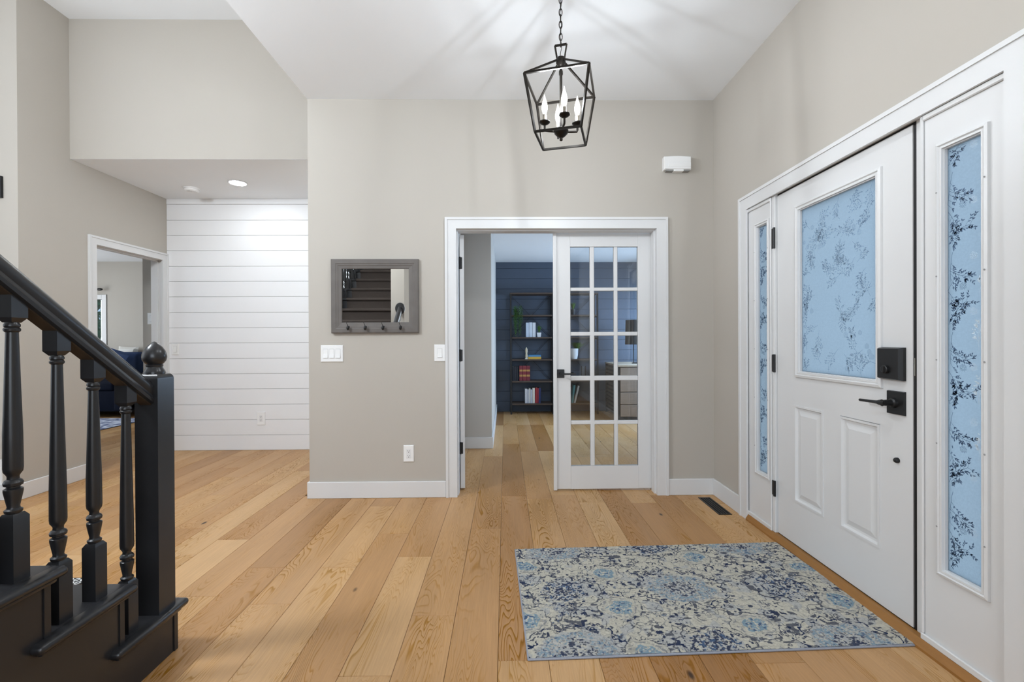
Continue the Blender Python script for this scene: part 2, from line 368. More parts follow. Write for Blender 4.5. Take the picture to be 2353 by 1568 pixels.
baseboard('baseboard_office', MB().box(-0.47, -0.136, 4.961, 4.975, 0, BH, 0.003).box(-0.15, -0.136, 4.975, OY1, 0, BH, 0.003), 'white baseboard on the office side wall')

# ------------------------------------------------------------------ casings
def casing_board(name, poly_outer_inner, parent, axis, face, back):
    """poly: 4 points in the wall plane; built with a small raised back band on the outer edge"""
    p = poly_outer_inner
    mb = MB().prism(p, axis, face, back)
    return obj(name, mb, WHITE, parent, smooth=False)
def casing(name, label, axis, face, back, a0, a1, z1, wdt, z0=0.0, band=0.018, bt=0.006):
    """three mitred boards around an opening a0..a1 (outer), z1 top (outer)"""
    t = thing(name, label, 'door trim', kind='structure')
    s = 1 if back > face else -1
    A0, A1, Z1 = a0 + wdt, a1 - wdt, z1 - wdt
    for nm, poly in (('side_board', [(a0, z0), (A0, z0), (A0, Z1), (a0, z1)]), ('side_board', [(a1, z0), (a1, z1), (A1, Z1), (A1, z0)]), ('head_board', [(a0, z1), (A0, Z1), (A1, Z1), (a1, z1)])):
        casing_board(nm, poly, t, axis, face, back)
    b0, b1, zb = a0 + band, a1 - band, z1 - band
    for nm, poly in (('back_band', [(a0, z0), (b0, z0), (b0, zb), (a0, z1)]), ('back_band', [(a1, z0), (a1, z1), (b1, zb), (b1, z0)]), ('back_band', [(a0, z1), (b0, zb), (b1, zb), (a1, z1)])):
        obj(nm, MB().prism(poly, axis, face - s * bt, face), WHITE, t, smooth=False)
    return t
t2 = casing('trim_2', 'white flat casing around the french doors', 'y', YB - 0.014, YB, -0.447, 1.2255, 2.094, 0.084)
# jambs of the french door
obj('jamb', MB().box(FX0, -0.366, YB, YB + T, 0, FZ), WHITE, t2, smooth=False)
obj('jamb', MB().box(1.141, FX1, YB, YB + T, 0, FZ), WHITE, t2, smooth=False)
obj('jamb', MB().box(-0.366, 1.141, YB, YB + T, 2.010, FZ), WHITE, t2, smooth=False)
obj('door_stop', MB().box(-0.366, -0.356, YB + 0.03, YB + 0.10, 0, 2.010), WHITE, t2, smooth=False)
obj('door_stop', MB().box(1.131, 1.141, YB + 0.03, YB + 0.10, 0, 2.010), WHITE, t2, smooth=False)
obj('door_stop', MB().box(-0.356, 1.131, YB + 0.03, YB + 0.10, 2.000, 2.010), WHITE, t2, smooth=False)
t3 = casing('trim_3', 'white casing around the living room opening in the left wall', 'x', XW + 0.014, XW, 4.047, YS + 0.0, 2.112, 0.075)
obj('jamb', MB().box(XW - 0.13, XW, DLY0, DLY0 + 0.016, 0, DLZ), WHITE, t3, smooth=False)
obj('jamb', MB().box(XW - 0.13, XW, DLY1 - 0.016, DLY1, 0, DLZ), WHITE, t3, smooth=False)
obj('jamb', MB().box(XW - 0.13, XW, DLY0, DLY1, DLZ - 0.016, DLZ), WHITE, t3, smooth=False)
obj('door_stop', MB().box(XW - 0.085, XW - 0.05, DLY1 - 0.027, DLY1 - 0.016, 0, DLZ - 0.016), WHITE, t3, smooth=False)
obj('door_stop', MB().box(XW - 0.085, XW - 0.05, DLY0 + 0.016, DLY1 - 0.016, DLZ - 0.027, DLZ - 0.016), WHITE, t3, smooth=False)
t1 = casing('trim_1', 'white casing around the front door and its sidelights', 'x', XR - 0.012, XR, 1.328, 3.049, 2.106, 0.090)

# ------------------------------------------------------------------ front door unit on the right wall
XP, XD = 1.584, 1.597            # faces of the sidelight panels and of the door
def rect_frame(mb, X0, X1, y0, y1, z0, z1, w):
    mb.box(X0, X1, y0, y0 + w, z0, z1, 0.002); mb.box(X0, X1, y1 - w, y1, z0, z1, 0.002)
    mb.box(X0, X1, y0 + w, y1 - w, z0, z0 + w, 0.002); mb.box(X0, X1, y0 + w, y1 - w, z1 - w, z1, 0.002)
    return mb
def lite_frame(parent, X, y0, y1, z0, z1, w, name='glass_frame'):
    """moulded frame standing proud of face X (towards -x), opening y0..y1 z0..z1, mitred with sloped profile"""
    for nm, (oy0, oz0, oy1, oz1, iy0, iz0, iy1, iz1) in (('frame_rail', (y0 - w, z0 - w, y1 + w, z0 - w, y0, z0, y1, z0)), ('frame_rail', (y0 - w, z1 + w, y1 + w, z1 + w, y0, z1, y1, z1)),
                                                   ('frame_stile', (y0 - w, z0 - w, y0 - w, z1 + w, y0, z0, y0, z1)), ('frame_stile', (y1 + w, z0 - w, y1 + w, z1 + w, y1, z0, y1, z1))):
        def at(f, x): return [(x, oy0 + (iy0 - oy0) * f, oz0 + (iz0 - oz0) * f), (x, oy1 + (iy1 - oy1) * f, oz1 + (iz1 - oz1) * f)]
        prof = [(0, X), (0.04, X - 0.010), (0.38, X - 0.013), (0.52, X - 0.007), (0.62, X - 0.009), (0.86, X - 0.009), (1.0, X + 0.012), (1.0, X + 0.03)]
        mb = MB(); a = [at(f, x) for f, x in prof]
        for p, q in zip(a[:-1], a[1:]): mb.poly([p[0], p[1], q[1], q[0]])
        obj(nm, mb, WHITE, parent, smooth=False)

def leaf(mb, X, y, z, ang, l, wd):
    c, s = cos(ang), sin(ang); pts = [(0, 0), (0.3, 0.5), (0.65, 0.42), (1, 0), (0.65, -0.42), (0.3, -0.5)]
    mb.poly([(X, y + (px * l) * c - (py * wd) * s, z + (px * l) * s + (py * wd) * c) for px, py in pts])
def seg(mb, X, a, b, w=0.0006):
    d = Vector((b[0] - a[0], b[1] - a[1])); n = Vector((-d.y, d.x)).normalized() * w
    mb.poly([(X, a[0] + n.x, a[1] + n.y), (X, b[0] + n.x, b[1] + n.y), (X, b[0] - n.x, b[1] - n.y), (X, a[0] - n.x, a[1] - n.y)])
def sprig(mb, X, y, z, ang, size, R, inside, curl=0.5, ls=1.0):
    p = (y, z); a = ang; n = 6; st = size / n
    for i in range(n):
        q = (p[0] + cos(a) * st, p[1] + sin(a) * st)
        if inside(p) and inside(q): seg(mb, X, p, q)
        for sd in (-1, 1):
            if i < 1: continue
            ba = a + sd * R.uniform(0.5, 1.0); bl = size * R.uniform(0.20, 0.38)
            e = (q[0] + cos(ba) * bl, q[1] + sin(ba) * bl)
            if inside(q) and inside(e): seg(mb, X, q, e, 0.0004)
            for f in (0.45, 0.75, 1.0):
                for s2 in (-1, 1):
                    if R.random() < 0.32: continue
                    lp = (q[0] + (e[0] - q[0]) * f, q[1] + (e[1] - q[1]) * f)
                    if inside(lp, 0.013): leaf(mb, X, lp[0], lp[1], ba + s2 * R.uniform(0.35, 0.9), ls * R.uniform(0.008, 0.0115), ls * R.uniform(0.003, 0.0042))
        p = q; a += curl * R.uniform(-0.1, 0.5)
def dotflower(mb, X, y, z, r, R, inside):
    for k in range(34):
        t = k * 2.399; rr = r * math.sqrt(k / 34)
        p = (y + rr * cos(t), z + rr * sin(t))
        if inside(p, 0.004): leaf(mb, X, p[0], p[1], t, 0.0035, 0.002)

def floral(parent, X, y0, y1, z0, z1, plan, seed, m, name='floral_print', ls=1.0):
    R = random.Random(seed); mb = MB()
    def inside(p, mgn=0.001): return y0 + mgn < p[0] < y1 - mgn and z0 + mgn < p[1] < z1 - mgn
    for it in plan(R):
        if it[0] == 's': sprig(mb, X, it[1], it[2], it[3], it[4], R, inside, it[5], ls)
        else: dotflower(mb, X, it[1], it[2], it[3], R, inside)
    o = obj(name, mb, m, parent, smooth=False); o['kind'] = 'stuff'; return o

def sidelight(name, label, y0, y1, gy0, gy1, gz0, gz1, seed):
    t = thing(name, label, 'window', kind='structure')
    mb = MB(); Xb = XP + 0.035
    mb.box(XP, Xb, y0, gy0, 0.035, 2.03); mb.box(XP, Xb, gy1, y1, 0.035, 2.03)
    mb.box(XP, Xb, gy0, gy1, 0.035, gz0); mb.box(XP, Xb, gy0, gy1, gz1, 2.03)
    obj('panel', mb, WHITE, t, smooth=False)
    q = MB(); q.box(XP - 0.010, XP, y0, y1, 0.035, 0.060, 0.003); q.box(XP - 0.009, XP, y0, y0 + 0.012, 0.06, 2.015, 0.003); q.box(XP - 0.009, XP, y1 - 0.012, y1, 0.06, 2.015, 0.003); q.box(XP - 0.010, XP, y0 + 0.012, y1 - 0.012, 1.995, 2.015, 0.003)
    obj('edge_moulding', q, WHITE, t)
    lite_frame(t, XP, gy0, gy1, gz0, gz1, 0.026)
    obj('glass_pane', MB().box(XP + 0.012, XP + 0.018, gy0, gy1, gz0, gz1), FROST, t, smooth=False)
    sc = MB()
    for kk in range(5):
        z = gz0 + (kk + 0.5) * (gz1 - gz0) / 5
        sc.lathe([(0.003, 0), (0.003, 0.0012)], (XP - 0.0128, gy1 + 0.018, z), 8, Matrix.Rotation(rad(-90), 3, 'Y'))
        sc.lathe([(0.003, 0), (0.003, 0.0012)], (XP - 0.0128, gy0 - 0.018, z), 8, Matrix.Rotation(rad(-90), 3, 'Y'))
    obj('screw_caps', sc, mat('grey_screw_cap', (150, 150, 150), 0.5, var=(20, 0.05)), t)
    W_ = gy1 - gy0
    def plan(R):
        z = gz0 - 0.05
        while z < gz1 + 0.1:
            yield ('s', gy1 - 0.14 * W_, z + 0.055, -1.35, 0.115, -0.25)
            yield ('s', gy1 - 0.05 * W_, z - 0.01, -2.6, 0.075, -0.2)
            yield ('s', gy1 - 0.04 * W_, z + 0.085, 1.9, 0.10, 0.9)
            yield ('s', gy1 - 0.45 * W_, z + 0.13, -0.5, 0.06, -0.4)
            yield ('s', gy1 - 0.02 * W_, z + 0.20, -2.2, 0.07, 0.3)
            yield ('d', gy1 - 0.42 * W_, z + 0.215, 0.011)
            z += 0.285
    floral(t, XP + 0.0112, gy0, gy1, gz0, gz1, plan, seed, LEAFD, ls=1.12)
    def plan2(R):
        z = gz0 + 0.04
        while z < gz1:
            yield ('s', gy0 + 0.16 * W_, z, 1.8 + R.uniform(-0.5, 0.5), 0.08, 0.3)
            yield ('d', gy0 + 0.3 * W_, z + 0.13, 0.012)
            z += 0.19
    floral(t, XP + 0.0113, gy0, gy1, gz0, gz1, plan2, seed + 1, LEAFP, 'pale_floral_print')
    return t
sidelight('window_1', 'narrow floral frosted sidelight on the hinge side of the front door', 2.700, 2.985, 2.745, 2.855, 0.353, 1.873, 3)
sidelight('window_2', 'tall floral frosted sidelight on the latch side of the front door', 1.395, 1.722, 1.501, 1.632, 0.339, 1.858, 5)
# mullion posts, sill and head of the unit
u = thing('trim_4', 'white frame posts and wooden sill of the front door unit', 'door frame', kind='structure')
obj('frame_post', MB().box(XP - 0.002, 1.70, 2.672, 2.700, 0.036, 2.03, 0.002), WHITE, u)
obj('frame_post', MB().box(XD + 0.002, 1.70, 1.722, 1.762, 0.036, 2.03, 0.001), WHITE, u)
obj('frame_head', MB().box(XP - 0.002, 1.70, 1.395, 2.985, 2.022, EZ, 0.002), WHITE, u)
obj('weather_strip', MB().box(XD + 0.004, 1.66, 1.762, 1.775, 0.036, 2.022), BLKM, u, smooth=False)
obj('weather_strip', MB().box(XD + 0.004, 1.66, 1.775, 2.672, 2.013, 2.022), BLKM, u, smooth=False)
obj('weather_strip', MB().box(XD + 0.002, 1.66, 1.775, 2.672, 0.024, 0.040), BLKM, u, smooth=False)
obj('sill', MB().prism([(1.558, 0.0), (1.60, 0.0), (1.60, 0.036), (1.574, 0.036), (1.558, 0.010)], 'y', 1.418, 2.960), SILLW, u, smooth=False)
obj('sill_base', MB().box(1.60, 1.70, 1.395, 2.985, 0, 0.024), BLKM, u, smooth=False)

d1 = thing('door_1', 'white front door with floral frosted window and two lower panels', 'front door', kind='structure')
DY0, DY1, DZ0, DZ1 = 1.776, 2.669, 0.041, 2.012
GY0, GY1, GZ0, GZ1 = 1.951, 2.465, 1.000, 1.871
Xb = XD + 0.044
PA = (2.283, 2.513, 0.279, 0.811); PB = (1.934, 2.166, 0.279, 0.808)
# the slab is built around the window and the two panel recesses
sl = MB()
ys = [DY0, PB[0], PB[1], PA[0], PA[1], DY1]
sl.box(XD, Xb, DY0, DY1, DZ0, 0.279); sl.box(XD, Xb, DY0, PB[0], 0.279, 0.81); sl.box(XD, Xb, PB[1], PA[0], 0.279, 0.81); sl.box(XD, Xb, PA[1], DY1, 0.279, 0.81)
sl.box(XD, Xb, DY0, DY1, 0.81, GZ0); sl.box(XD, Xb, DY0, GY0, GZ0, GZ1); sl.box(XD, Xb, GY1, DY1, GZ0, GZ1); sl.box(XD, Xb, DY0, DY1, GZ1, DZ1)
sl.box(XD + 0.012, Xb, PB[0], PB[1], 0.279, 0.81); sl.box(XD + 0.012, Xb, PA[0], PA[1], 0.279, 0.81)
obj('slab', sl, WHITE, d1, smooth=False)
for (y0, y1, z0, z1) in (PA, PB):
    mb = MB()
    def rr(d, x): return [(x, y0 + d, z0 + d), (x, y1 - d, z0 + d), (x, y1 - d, z1 - d), (x, y0 + d, z1 - d)]
    mb.loops([rr(0, XD + 0.001), rr(0.0, XD - 0.004), rr(0.010, XD - 0.004), rr(0.016, XD + 0.009), rr(0.026, XD + 0.009), rr(0.052, XD + 0.0005)], caps=False)
    mb.poly(rr(0.052, XD + 0.0005))
    obj('raised_panel', mb, WHITE, d1, smooth=False)
lite_frame(d1, XD, GY0, GY1, GZ0, GZ1, 0.034)
obj('glass_pane', MB().box(XD + 0.012, XD + 0.018, GY0, GY1, GZ0, GZ1), FROST, d1, smooth=False)
def dplan(R):
    for kk in range(62):
        yield ('s', R.uniform(GY0 - 0.02, GY1 + 0.02), R.uniform(GZ0 - 0.03, GZ1 + 0.02), R.uniform(0, 6.28), R.uniform(0.06, 0.10), R.uniform(-0.5, 0.5))
    for kk in range(22): yield ('d', R.uniform(GY0, GY1), R.uniform(GZ0, GZ1), R.uniform(0.008, 0.014))
floral(d1, XD + 0.0112, GY0, GY1, GZ0, GZ1, dplan, 11, LEAFM, ls=0.8)
def dplan2(R):
    for kk in range(5): yield ('s', GY1 - R.uniform(0.0, 0.05), R.uniform(GZ0, GZ0 + 0.45), R.uniform(0.8, 2.4), 0.07, R.uniform(-0.5, 0.5))
    for kk in range(5): yield ('s', R.uniform(GY0, GY1), R.uniform(GZ0 + 0.4, GZ1), R.uniform(0, 6.28), 0.075, R.uniform(-0.5, 0.5))
floral(d1, XD + 0.0113, GY0, GY1, GZ0, GZ1, dplan2, 12, LEAFG, 'dark_floral_print', ls=0.8)
# deadbolt
db = MB().loops([[(XD, 1.806, 1.006), (XD, 1.920, 1.006), (XD, 1.920, 1.140), (XD, 1.806, 1.140)],
                 [(XD - 0.012, 1.806, 1.006), (XD - 0.016, 1.922, 1.010), (XD - 0.016, 1.922, 1.138), (XD - 0.012, 1.806, 1.140)],
                 [(XD - 0.028, 1.812, 1.011), (XD - 0.030, 1.912, 1.014), (XD - 0.030, 1.912, 1.134), (XD - 0.028, 1.812, 1.135)]])
dbo = obj('deadbolt_cover', db, BLKM, d1, smooth=False); dbo['label'] = 'black smart deadbolt box above the lever'
tk = MB().lathe([(0.017, 0), (0.017, 0.010), (0.014, 0.012)], (XD - 0.029, 1.868, 1.050), 20, Matrix.Rotation(rad(-90), 3, 'Y')); tk.box(XD - 0.046, XD - 0.038, 1.863, 1.873, 1.036, 1.064, 0.002)
obj('thumb_turn', tk, BLKM, dbo)
# lever set
rp = MB().loops([[(XD, 1.806, 0.866), (XD, 1.890, 0.866), (XD, 1.890, 0.962), (XD, 1.806, 0.962)], [(XD - 0.010, 1.808, 0.868), (XD - 0.010, 1.888, 0.868), (XD - 0.010, 1.888, 0.960), (XD - 0.010, 1.808, 0.960)]])
rpo = obj('lever_plate', rp, BLKM, d1, smooth=False)
lv = MB().lathe([(0.021, 0), (0.019, 0.010), (0.013, 0.014), (0.012, 0.046), (0.014, 0.050)], (XD - 0.010, 1.852, 0.914), 18, Matrix.Rotation(rad(-90), 3, 'Y'))
lv.tube([(XD - 0.054, 1.843, 0.914), (XD - 0.054, 1.872, 0.913), (XD - 0.053, 1.885, 0.9125), (XD - 0.051, 1.925, 0.911), (XD - 0.047, 1.985, 0.909)], [0.011, 0.011, 0.0075, 0.006, 0.006], 10)
obj('lever_handle', lv, BLKM, rpo)
obj('bumper_knob', MB().lathe([(0.011, 0), (0.011, 0.008), (0.008, 0.013), (0.001, 0.015)], (XD, 1.846, 0.680), 18, Matrix.Rotation(rad(-90), 3, 'Y')), BLKM, d1)
for z0, z1 in ((1.709, 1.827), (0.982, 1.083), (0.253, 0.340)):
    h = MB().box(XP - 0.004, XP + 0.002, 2.676, 2.700, z0, z1, 0.001).lathe([(0.007, 0), (0.007, z1 - z0 + 0.004)], (XP - 0.006, 2.671, z0 - 0.002), 12)
    obj('hinge', h, BLKM, d1)
obj('strike_latch', MB().box(XD + 0.001, XD + 0.010, 1.768, 1.774, 1.03, 1.10, 0.001), mat('brushed_steel', (170, 168, 160), 0.3, metal=0.9, var=(30, 0.1)), d1)

# ------------------------------------------------------------------ french doors
LEAFW, LEAFH, LT = 0.760, 1.986, 0.035
def french_leaf(name, label, astragal, mirror=False):
    """leaf in local coords: x 0..0.760 (x=0 meeting edge), y 0..LT, z 0.012.."""
    t = thing(name, label, 'french door', kind='structure')
    fx = (lambda x: LEAFW - x) if mirror else (lambda x: x)
    def bx(mb, x0, x1, y0, y1, z0, z1, bev=0.0):
        a, b_ = sorted((fx(x0), fx(x1))); return mb.box(a, b_, y0, y1, z0, z1, bev)
    zs = [0.191, 0.513, 0.544, 0.856, 0.893, 1.205, 1.235, 1.554, 1.581, 1.899]
    xs = [0.128, 0.281, 0.315, 0.468, 0.498, 0.655]
    zt = 2.000
    obj('stile', bx(MB(), 0, xs[0], 0, LT, 0.014, zt, 0.002), WHITE, t); obj('stile', bx(MB(), xs[-1], LEAFW, 0, LT, 0.014, zt, 0.002), WHITE, t)
    obj('bottom_rail', bx(MB(), xs[0], xs[-1], 0, LT, 0.014, zs[0]), WHITE, t, smooth=False); obj('top_rail', bx(MB(), xs[0], xs[-1], 0, LT, zs[-1], zt), WHITE, t, smooth=False)
    for a, b_ in ((xs[1], xs[2]), (xs[3], xs[4])): obj('muntin', bx(MB(), a, b_, 0.004, LT - 0.004, zs[0], zs[-1], 0.004), WHITE, t)
    for a, b_ in zip(zs[1:-1:2], zs[2:-1:2]): obj('muntin', bx(MB(), xs[0], xs[-1], 0.0045, LT - 0.0045, a, b_, 0.004), WHITE, t)
    for a, b_ in zip(zs[0::2], zs[1::2]):
        for c, d in ((xs[0], xs[1]), (xs[2], xs[3]), (xs[4], xs[5])):
            obj('pane', bx(MB(), c, d, LT / 2 - 0.002, LT / 2 + 0.002, a, b_), CLEAR, t, smooth=False)
    if astragal: obj('astragal', bx(MB(), -0.008, 0.020, -0.014, 0.0, 0.006, zt + 0.002, 0.003), WHITE, t)
    for s in ((-1, 1) if astragal else ()):
        y = 0 if s < 0 else LT
        p0 = fx(0.046); q = MB().box(p0 - 0.032, p0 + 0.032, min(y, y + s * 0.008), max(y, y + s * 0.008), 0.880, 0.945, 0.002)
        h = obj('handle_plate', q, BLKM, t)
        e = fx(0.046 + 0.115)
        lvv = MB().lathe([(0.011, 0), (0.010, 0.045)], (p0, y + s * 0.006, 0.912), 14, Matrix.Rotation(rad(90 if s < 0 else -90), 3, 'X'))
        lvv.box(min(p0 + (-.008 if e > p0 else .008), e), max(p0 + (-.008 if e > p0 else .008), e), min(y + s * 0.040, y + s * 0.051), max(y + s * 0.040, y + s * 0.051), 0.905, 0.918, 0.002)
        obj('lever_handle', lvv, BLKM, h)
    return t
fd = french_leaf('door_2', 'closed white fifteen-lite french door leaf', True)
fd.location = (0.380, 3.563, 0)
fo = french_leaf('door_3', 'open white french door leaf seen edge on beside its hinges', False, mirror=True)
# hinge edge at local x=0 for the mirrored leaf; swung open into the office
fo.location = (-0.3195, 3.602, 0); fo.rotation_euler = (0, 0, rad(96.5))
for zc in (1.779, 1.057, 0.331):
    h = obj('hinge', MB().box(-0.362, -0.334, 3.594, 3.600, zc - 0.045, zc + 0.045, 0.002).lathe([(0.006, 0), (0.006, 0.094)], (-0.352, 3.592, zc - 0.047), 10), BLKM, t2)

# ------------------------------------------------------------------ pendant lantern
PC = Vector((0.2785, 2.248, 0)); pr = rad(-15.3)
pl = thing('pendant_lantern', 'black open-cage pendant lantern with four lit candle bulbs', 'pendant light', (PC.x, PC.y, ZC))
def pz(z): return z - ZC
obj('ceiling_canopy', MB().lathe([(0.062, 0), (0.062, -0.008), (0.045, -0.022), (0.012, -0.030)], seg=28), BRONZE, pl)
zc = pz(2.943); kk = 0
while zc > pz(2.628):
    pts = []
    for j in range(14):
        a = 2 * pi * j / 14; px = 0.0075 * cos(a); pzv = 0.019 * sin(a)
        pts.append((px, 0, zc - 0.014 + pzv) if kk % 2 else (0, px, zc - 0.014 + pzv))
    obj('chain_link', MB().tube(pts, 0.0022, 6, closed=True), BRONZE, pl); zc -= 0.030; kk += 1
wire = MB().tube([(0.004 * sin(i * 1.3), 0.004 * cos(i * 1.1), pz(2.95) - i * 0.0215) for i in range(20)], 0.0016, 6)
obj('cord', wire, BRONZE, pl)
Rz = Matrix.Rotation(pr, 3, 'Z')
lp = MB()
A = [Rz @ Vector(v) for v in ((-0.029, 0, pz(2.620)), (0.029, 0, pz(2.620)), (0.018, 0, pz(2.552)), (-0.018, 0, pz(2.552)))]
for a, b_ in zip(A, A[1:] + A[:1]): lp.bar(a, b_, 0.008, 0.008)
obj('hanging_loop', lp, BRONZE, pl)
obj('hub_cap', MB().lathe([(0.004, pz(2.562)), (0.020, pz(2.556)), (0.024, pz(2.548)), (0.024, pz(2.532)), (0.016, pz(2.520)), (0.006, pz(2.512))], seg=20), BRONZE, pl)
def sq(s, z): return [Rz @ Vector((a * s / 2, b_ * s / 2, z)) for a, b_ in ((-1, -1), (1, -1), (1, 1), (-1, 1))]
Uq, Lq = sq(0.2996, pz(2.422)), sq(0.217, pz(2.1625))
for i in range(4):
    obj('top_bar', MB().bar(Uq[i], Uq[(i + 1) % 4], 0.0095), BRONZE, pl)
    obj('bottom_bar', MB().bar(Lq[i], Lq[(i + 1) % 4], 0.0095), BRONZE, pl)
    obj('upright_bar', MB().bar(Uq[i], Lq[i], 0.0095), BRONZE, pl)
    obj('roof_strut', MB().bar(Uq[i], Vector((Uq[i].x * 0.12, Uq[i].y * 0.12, pz(2.538))), 0.0085), BRONZE, pl)
obj('centre_stem', MB().lathe([(0.007, pz(2.19)), (0.007, pz(2.47)), (0.010, pz(2.475)), (0.010, pz(2.49)), (0.006, pz(2.50)), (0.006, pz(2.53))], seg=14), BRONZE, pl)
obj('arm_hub', MB().lathe([(0.002, pz(2.150)), (0.008, pz(2.154)), (0.007, pz(2.166)), (0.018, pz(2.172)), (0.032, pz(2.186)), (0.036, pz(2.200)), (0.030, pz(2.210)), (0.010, pz(2.216))], seg=24), BRONZE, pl)
FILM = emission('lit_filament', (0.86, 0.93, 1.0), BULB)
BULBM = bpy.data.materials.new('glowing_clear_bulb'); BULBM.use_nodes = True
_n = BULBM.node_tree.nodes; _l = BULBM.node_tree.links; _n.remove(_n['Principled BSDF'])
_t = _n.new('ShaderNodeBsdfTransparent'); _e = _n.new('ShaderNodeEmission'); _e.inputs[0].default_value = (1.0, 0.95, 0.88, 1); _e.inputs[1].default_value = 3.0
_a = _n.new('ShaderNodeAddShader'); _l.new(_t.outputs[0], _a.inputs[0]); _l.new(_e.outputs[0], _a.inputs[1]); _l.new(_a.outputs[0], _n['Material Output'].inputs[0])
SOCK = mat('candle_sleeve', (120, 112, 100), 0.4, metal=0.4, var=(20, 0.1))
for j in range(4):
    a = rad(4 + 90 * j); cx, cy = 0.081 * cos(a), 0.081 * sin(a)
    arm = MB().tube([(0.02 * cos(a), 0.02 * sin(a), pz(2.196)), (0.055 * cos(a), 0.055 * sin(a), pz(2.197)), (cx * 0.97, cy * 0.97, pz(2.199)), (cx, cy, pz(2.206)), (cx, cy, pz(2.232))], 0.0055, 8)
    ao = obj('arm', arm, BRONZE, pl)
    obj('candle_cup', MB().lathe([(0.004, pz(2.224)), (0.018, pz(2.231)), (0.0265, pz(2.238)), (0.027, pz(2.242)), (0.020, pz(2.240)), (0.006, pz(2.240))], (cx, cy, 0), 20), BRONZE, ao)
    obj('candle_sleeve', MB().lathe([(0.0095, pz(2.240)), (0.0095, pz(2.276)), (0.006, pz(2.278))], (cx, cy, 0), 14), SOCK, ao)
    obj('bulb', MB().lathe([(0.007, pz(2.278)), (0.010, pz(2.286)), (0.0145, pz(2.304)), (0.0150, pz(2.314)), (0.011, pz(2.336)), (0.006, pz(2.352)), (0.0025, pz(2.366)), (0.0008, pz(2.374))], (cx, cy, 0), 16), BULBM, ao)
    obj('filament', MB().lathe([(0.003, pz(2.296)), (0.0036, pz(2.312)), (0.003, pz(2.330))], (cx, cy, 0), 8), FILM, ao)

# ------------------------------------------------------------------ staircase
st = thing('staircase', 'black painted staircase with turned balusters, newel post and dark carpet', 'staircase', (-1.9, 1.79, 0))
def S(name, mb, m, parent=st, smooth=True):
    o = obj(name, mb, m, parent, smooth=smooth)
    if parent is st: o.matrix_parent_inverse = Matrix.Translation((1.9, -1.79, 0))
    return o
RISE, RUN, NOSE = 0.183, 0.245, 0.03
def Yn(n): return 1.809 - RUN * (n - 1)
SX0 = -2.56
for n in range(1, 15):
    z = RISE * n; y = Yn(n); xr = -1.262 if n <= 4 else -1.421
    mb = MB().box(SX0, xr, y - RUN - NOSE - 0.01, y, z - 0.027, z, 0.011, 3)
    if n <= 4: mb.box(-1.285, -1.235, y - 0.328, y, z - 0.027, z, 0.0125, 3)
    S('tread', mb, BLACK)
    S('riser', MB().box(SX0 + 0.01, xr + (0.0 if n <= 4 else 0), y - NOSE - 0.018, y - NOSE, z - RISE, z - 0.024), BLACK, smooth=False)
    if n <= 4: S('cove_moulding', MB().box(-1.268, -1.252, y - NOSE - 0.28, y - 0.02, z - 0.040, z - 0.026, 0.005, 2), BLACK)
    cx0, cx1 = -2.40, (-1.50 if n <= 4 else -1.424)
    # carpet pad over tread nose and riser
    prof = [(y - NOSE + 0.012, z - RISE + 0.012)]
    prof += [(y - NOSE + 0.012, z - 0.05), (y - 0.012, z - 0.040)]
    for q in range(9):
        a = -pi / 2 + pi * q / 8
        prof.append((y - 0.006 + 0.022 * cos(a), z - 0.010 + 0.024 * sin(a)))
    prof += [(y - 0.06, z + 0.010), (y - RUN - 0.02, z + 0.012), (y - RUN - 0.02, z - 0.005), (y - NOSE, z - 0.03), (y - NOSE, z - RISE + 0.012)]
    S('carpet_step', MB().prism(prof, 'x', cx0, cx1), CARPET)
S('landing', MB().box(SX0, -1.421, YR + 0.01, Yn(15) , RISE * 15 - 0.03, RISE * 15), CARPET, smooth=False)
# closed side panel under the open treads
poly = [(Yn(1) - NOSE, 0.0)]
for n in range(1, 5):
    poly += [(Yn(n) - NOSE, RISE * n - 0.022)]
    poly += [(Yn(n + 1) - NOSE, RISE * n - 0.022)]
poly = poly[:-1] + [(0.9, RISE * 4 - 0.022), (0.9, 0.0)]
S('side_panel', MB().prism(poly, 'x', -1.30, -1.266), BLACK, smooth=False)
S('side_panel', MB().prism([(Yn(1) - NOSE, 0.0)] + [q for n in range(1, 14) for q in ((Yn(n) - NOSE, RISE * n - 0.022), (Yn(n + 1) - NOSE, RISE * n - 0.022))] + [(Yn(14) - NOSE, 0.0)], 'x', SX0, SX0 + 0.02), BLACK, smooth=False)
# handrail
RXC = -1.303
def zrail(y): return 0.95 + 0.755 * (1.684 - y)
half = [(0.020, 0.0), (0.030, 0.004), (0.031, 0.016), (0.027, 0.024), (0.0255, 0.032), (0.029, 0.042), (0.0295, 0.056), (0.026, 0.070), (0.017, 0.081), (0.006, 0.086)]
prof = half + [(-a, b_) for a, b_ in reversed(half)]
def rail(xc, ya, yb, zoff=0.0):
    hr = S('handrail', MB().loops([[(xc + a, ya, zrail(ya) + zoff + b_) for a, b_ in prof], [(xc + a, yb, zrail(yb) + zoff + b_) for a, b_ in prof]]), BLACK)
    obj('rail_underside', MB().loops([[(xc + a, yy, zrail(yy) + zoff + b_) for a, b_ in ((-0.020, -0.004), (0.020, -0.004), (0.020, 0.002), (-0.020, 0.002))] for yy in (ya, yb)]), UNDER, hr, smooth=False)
    return hr
rail(RXC, 0.905, 1.690)
S('rail_rosette', MB().lathe([(0.062, 0), (0.062, 0.010), (0.056, 0.016), (0.02, 0.018)], (RXC, 0.9005, zrail(0.9) + 0.043), 28, Matrix.Rotation(rad(-90), 3, 'X') @ Matrix.Scale(1.25, 3, Vector((0, 1, 0)))), BLACK)
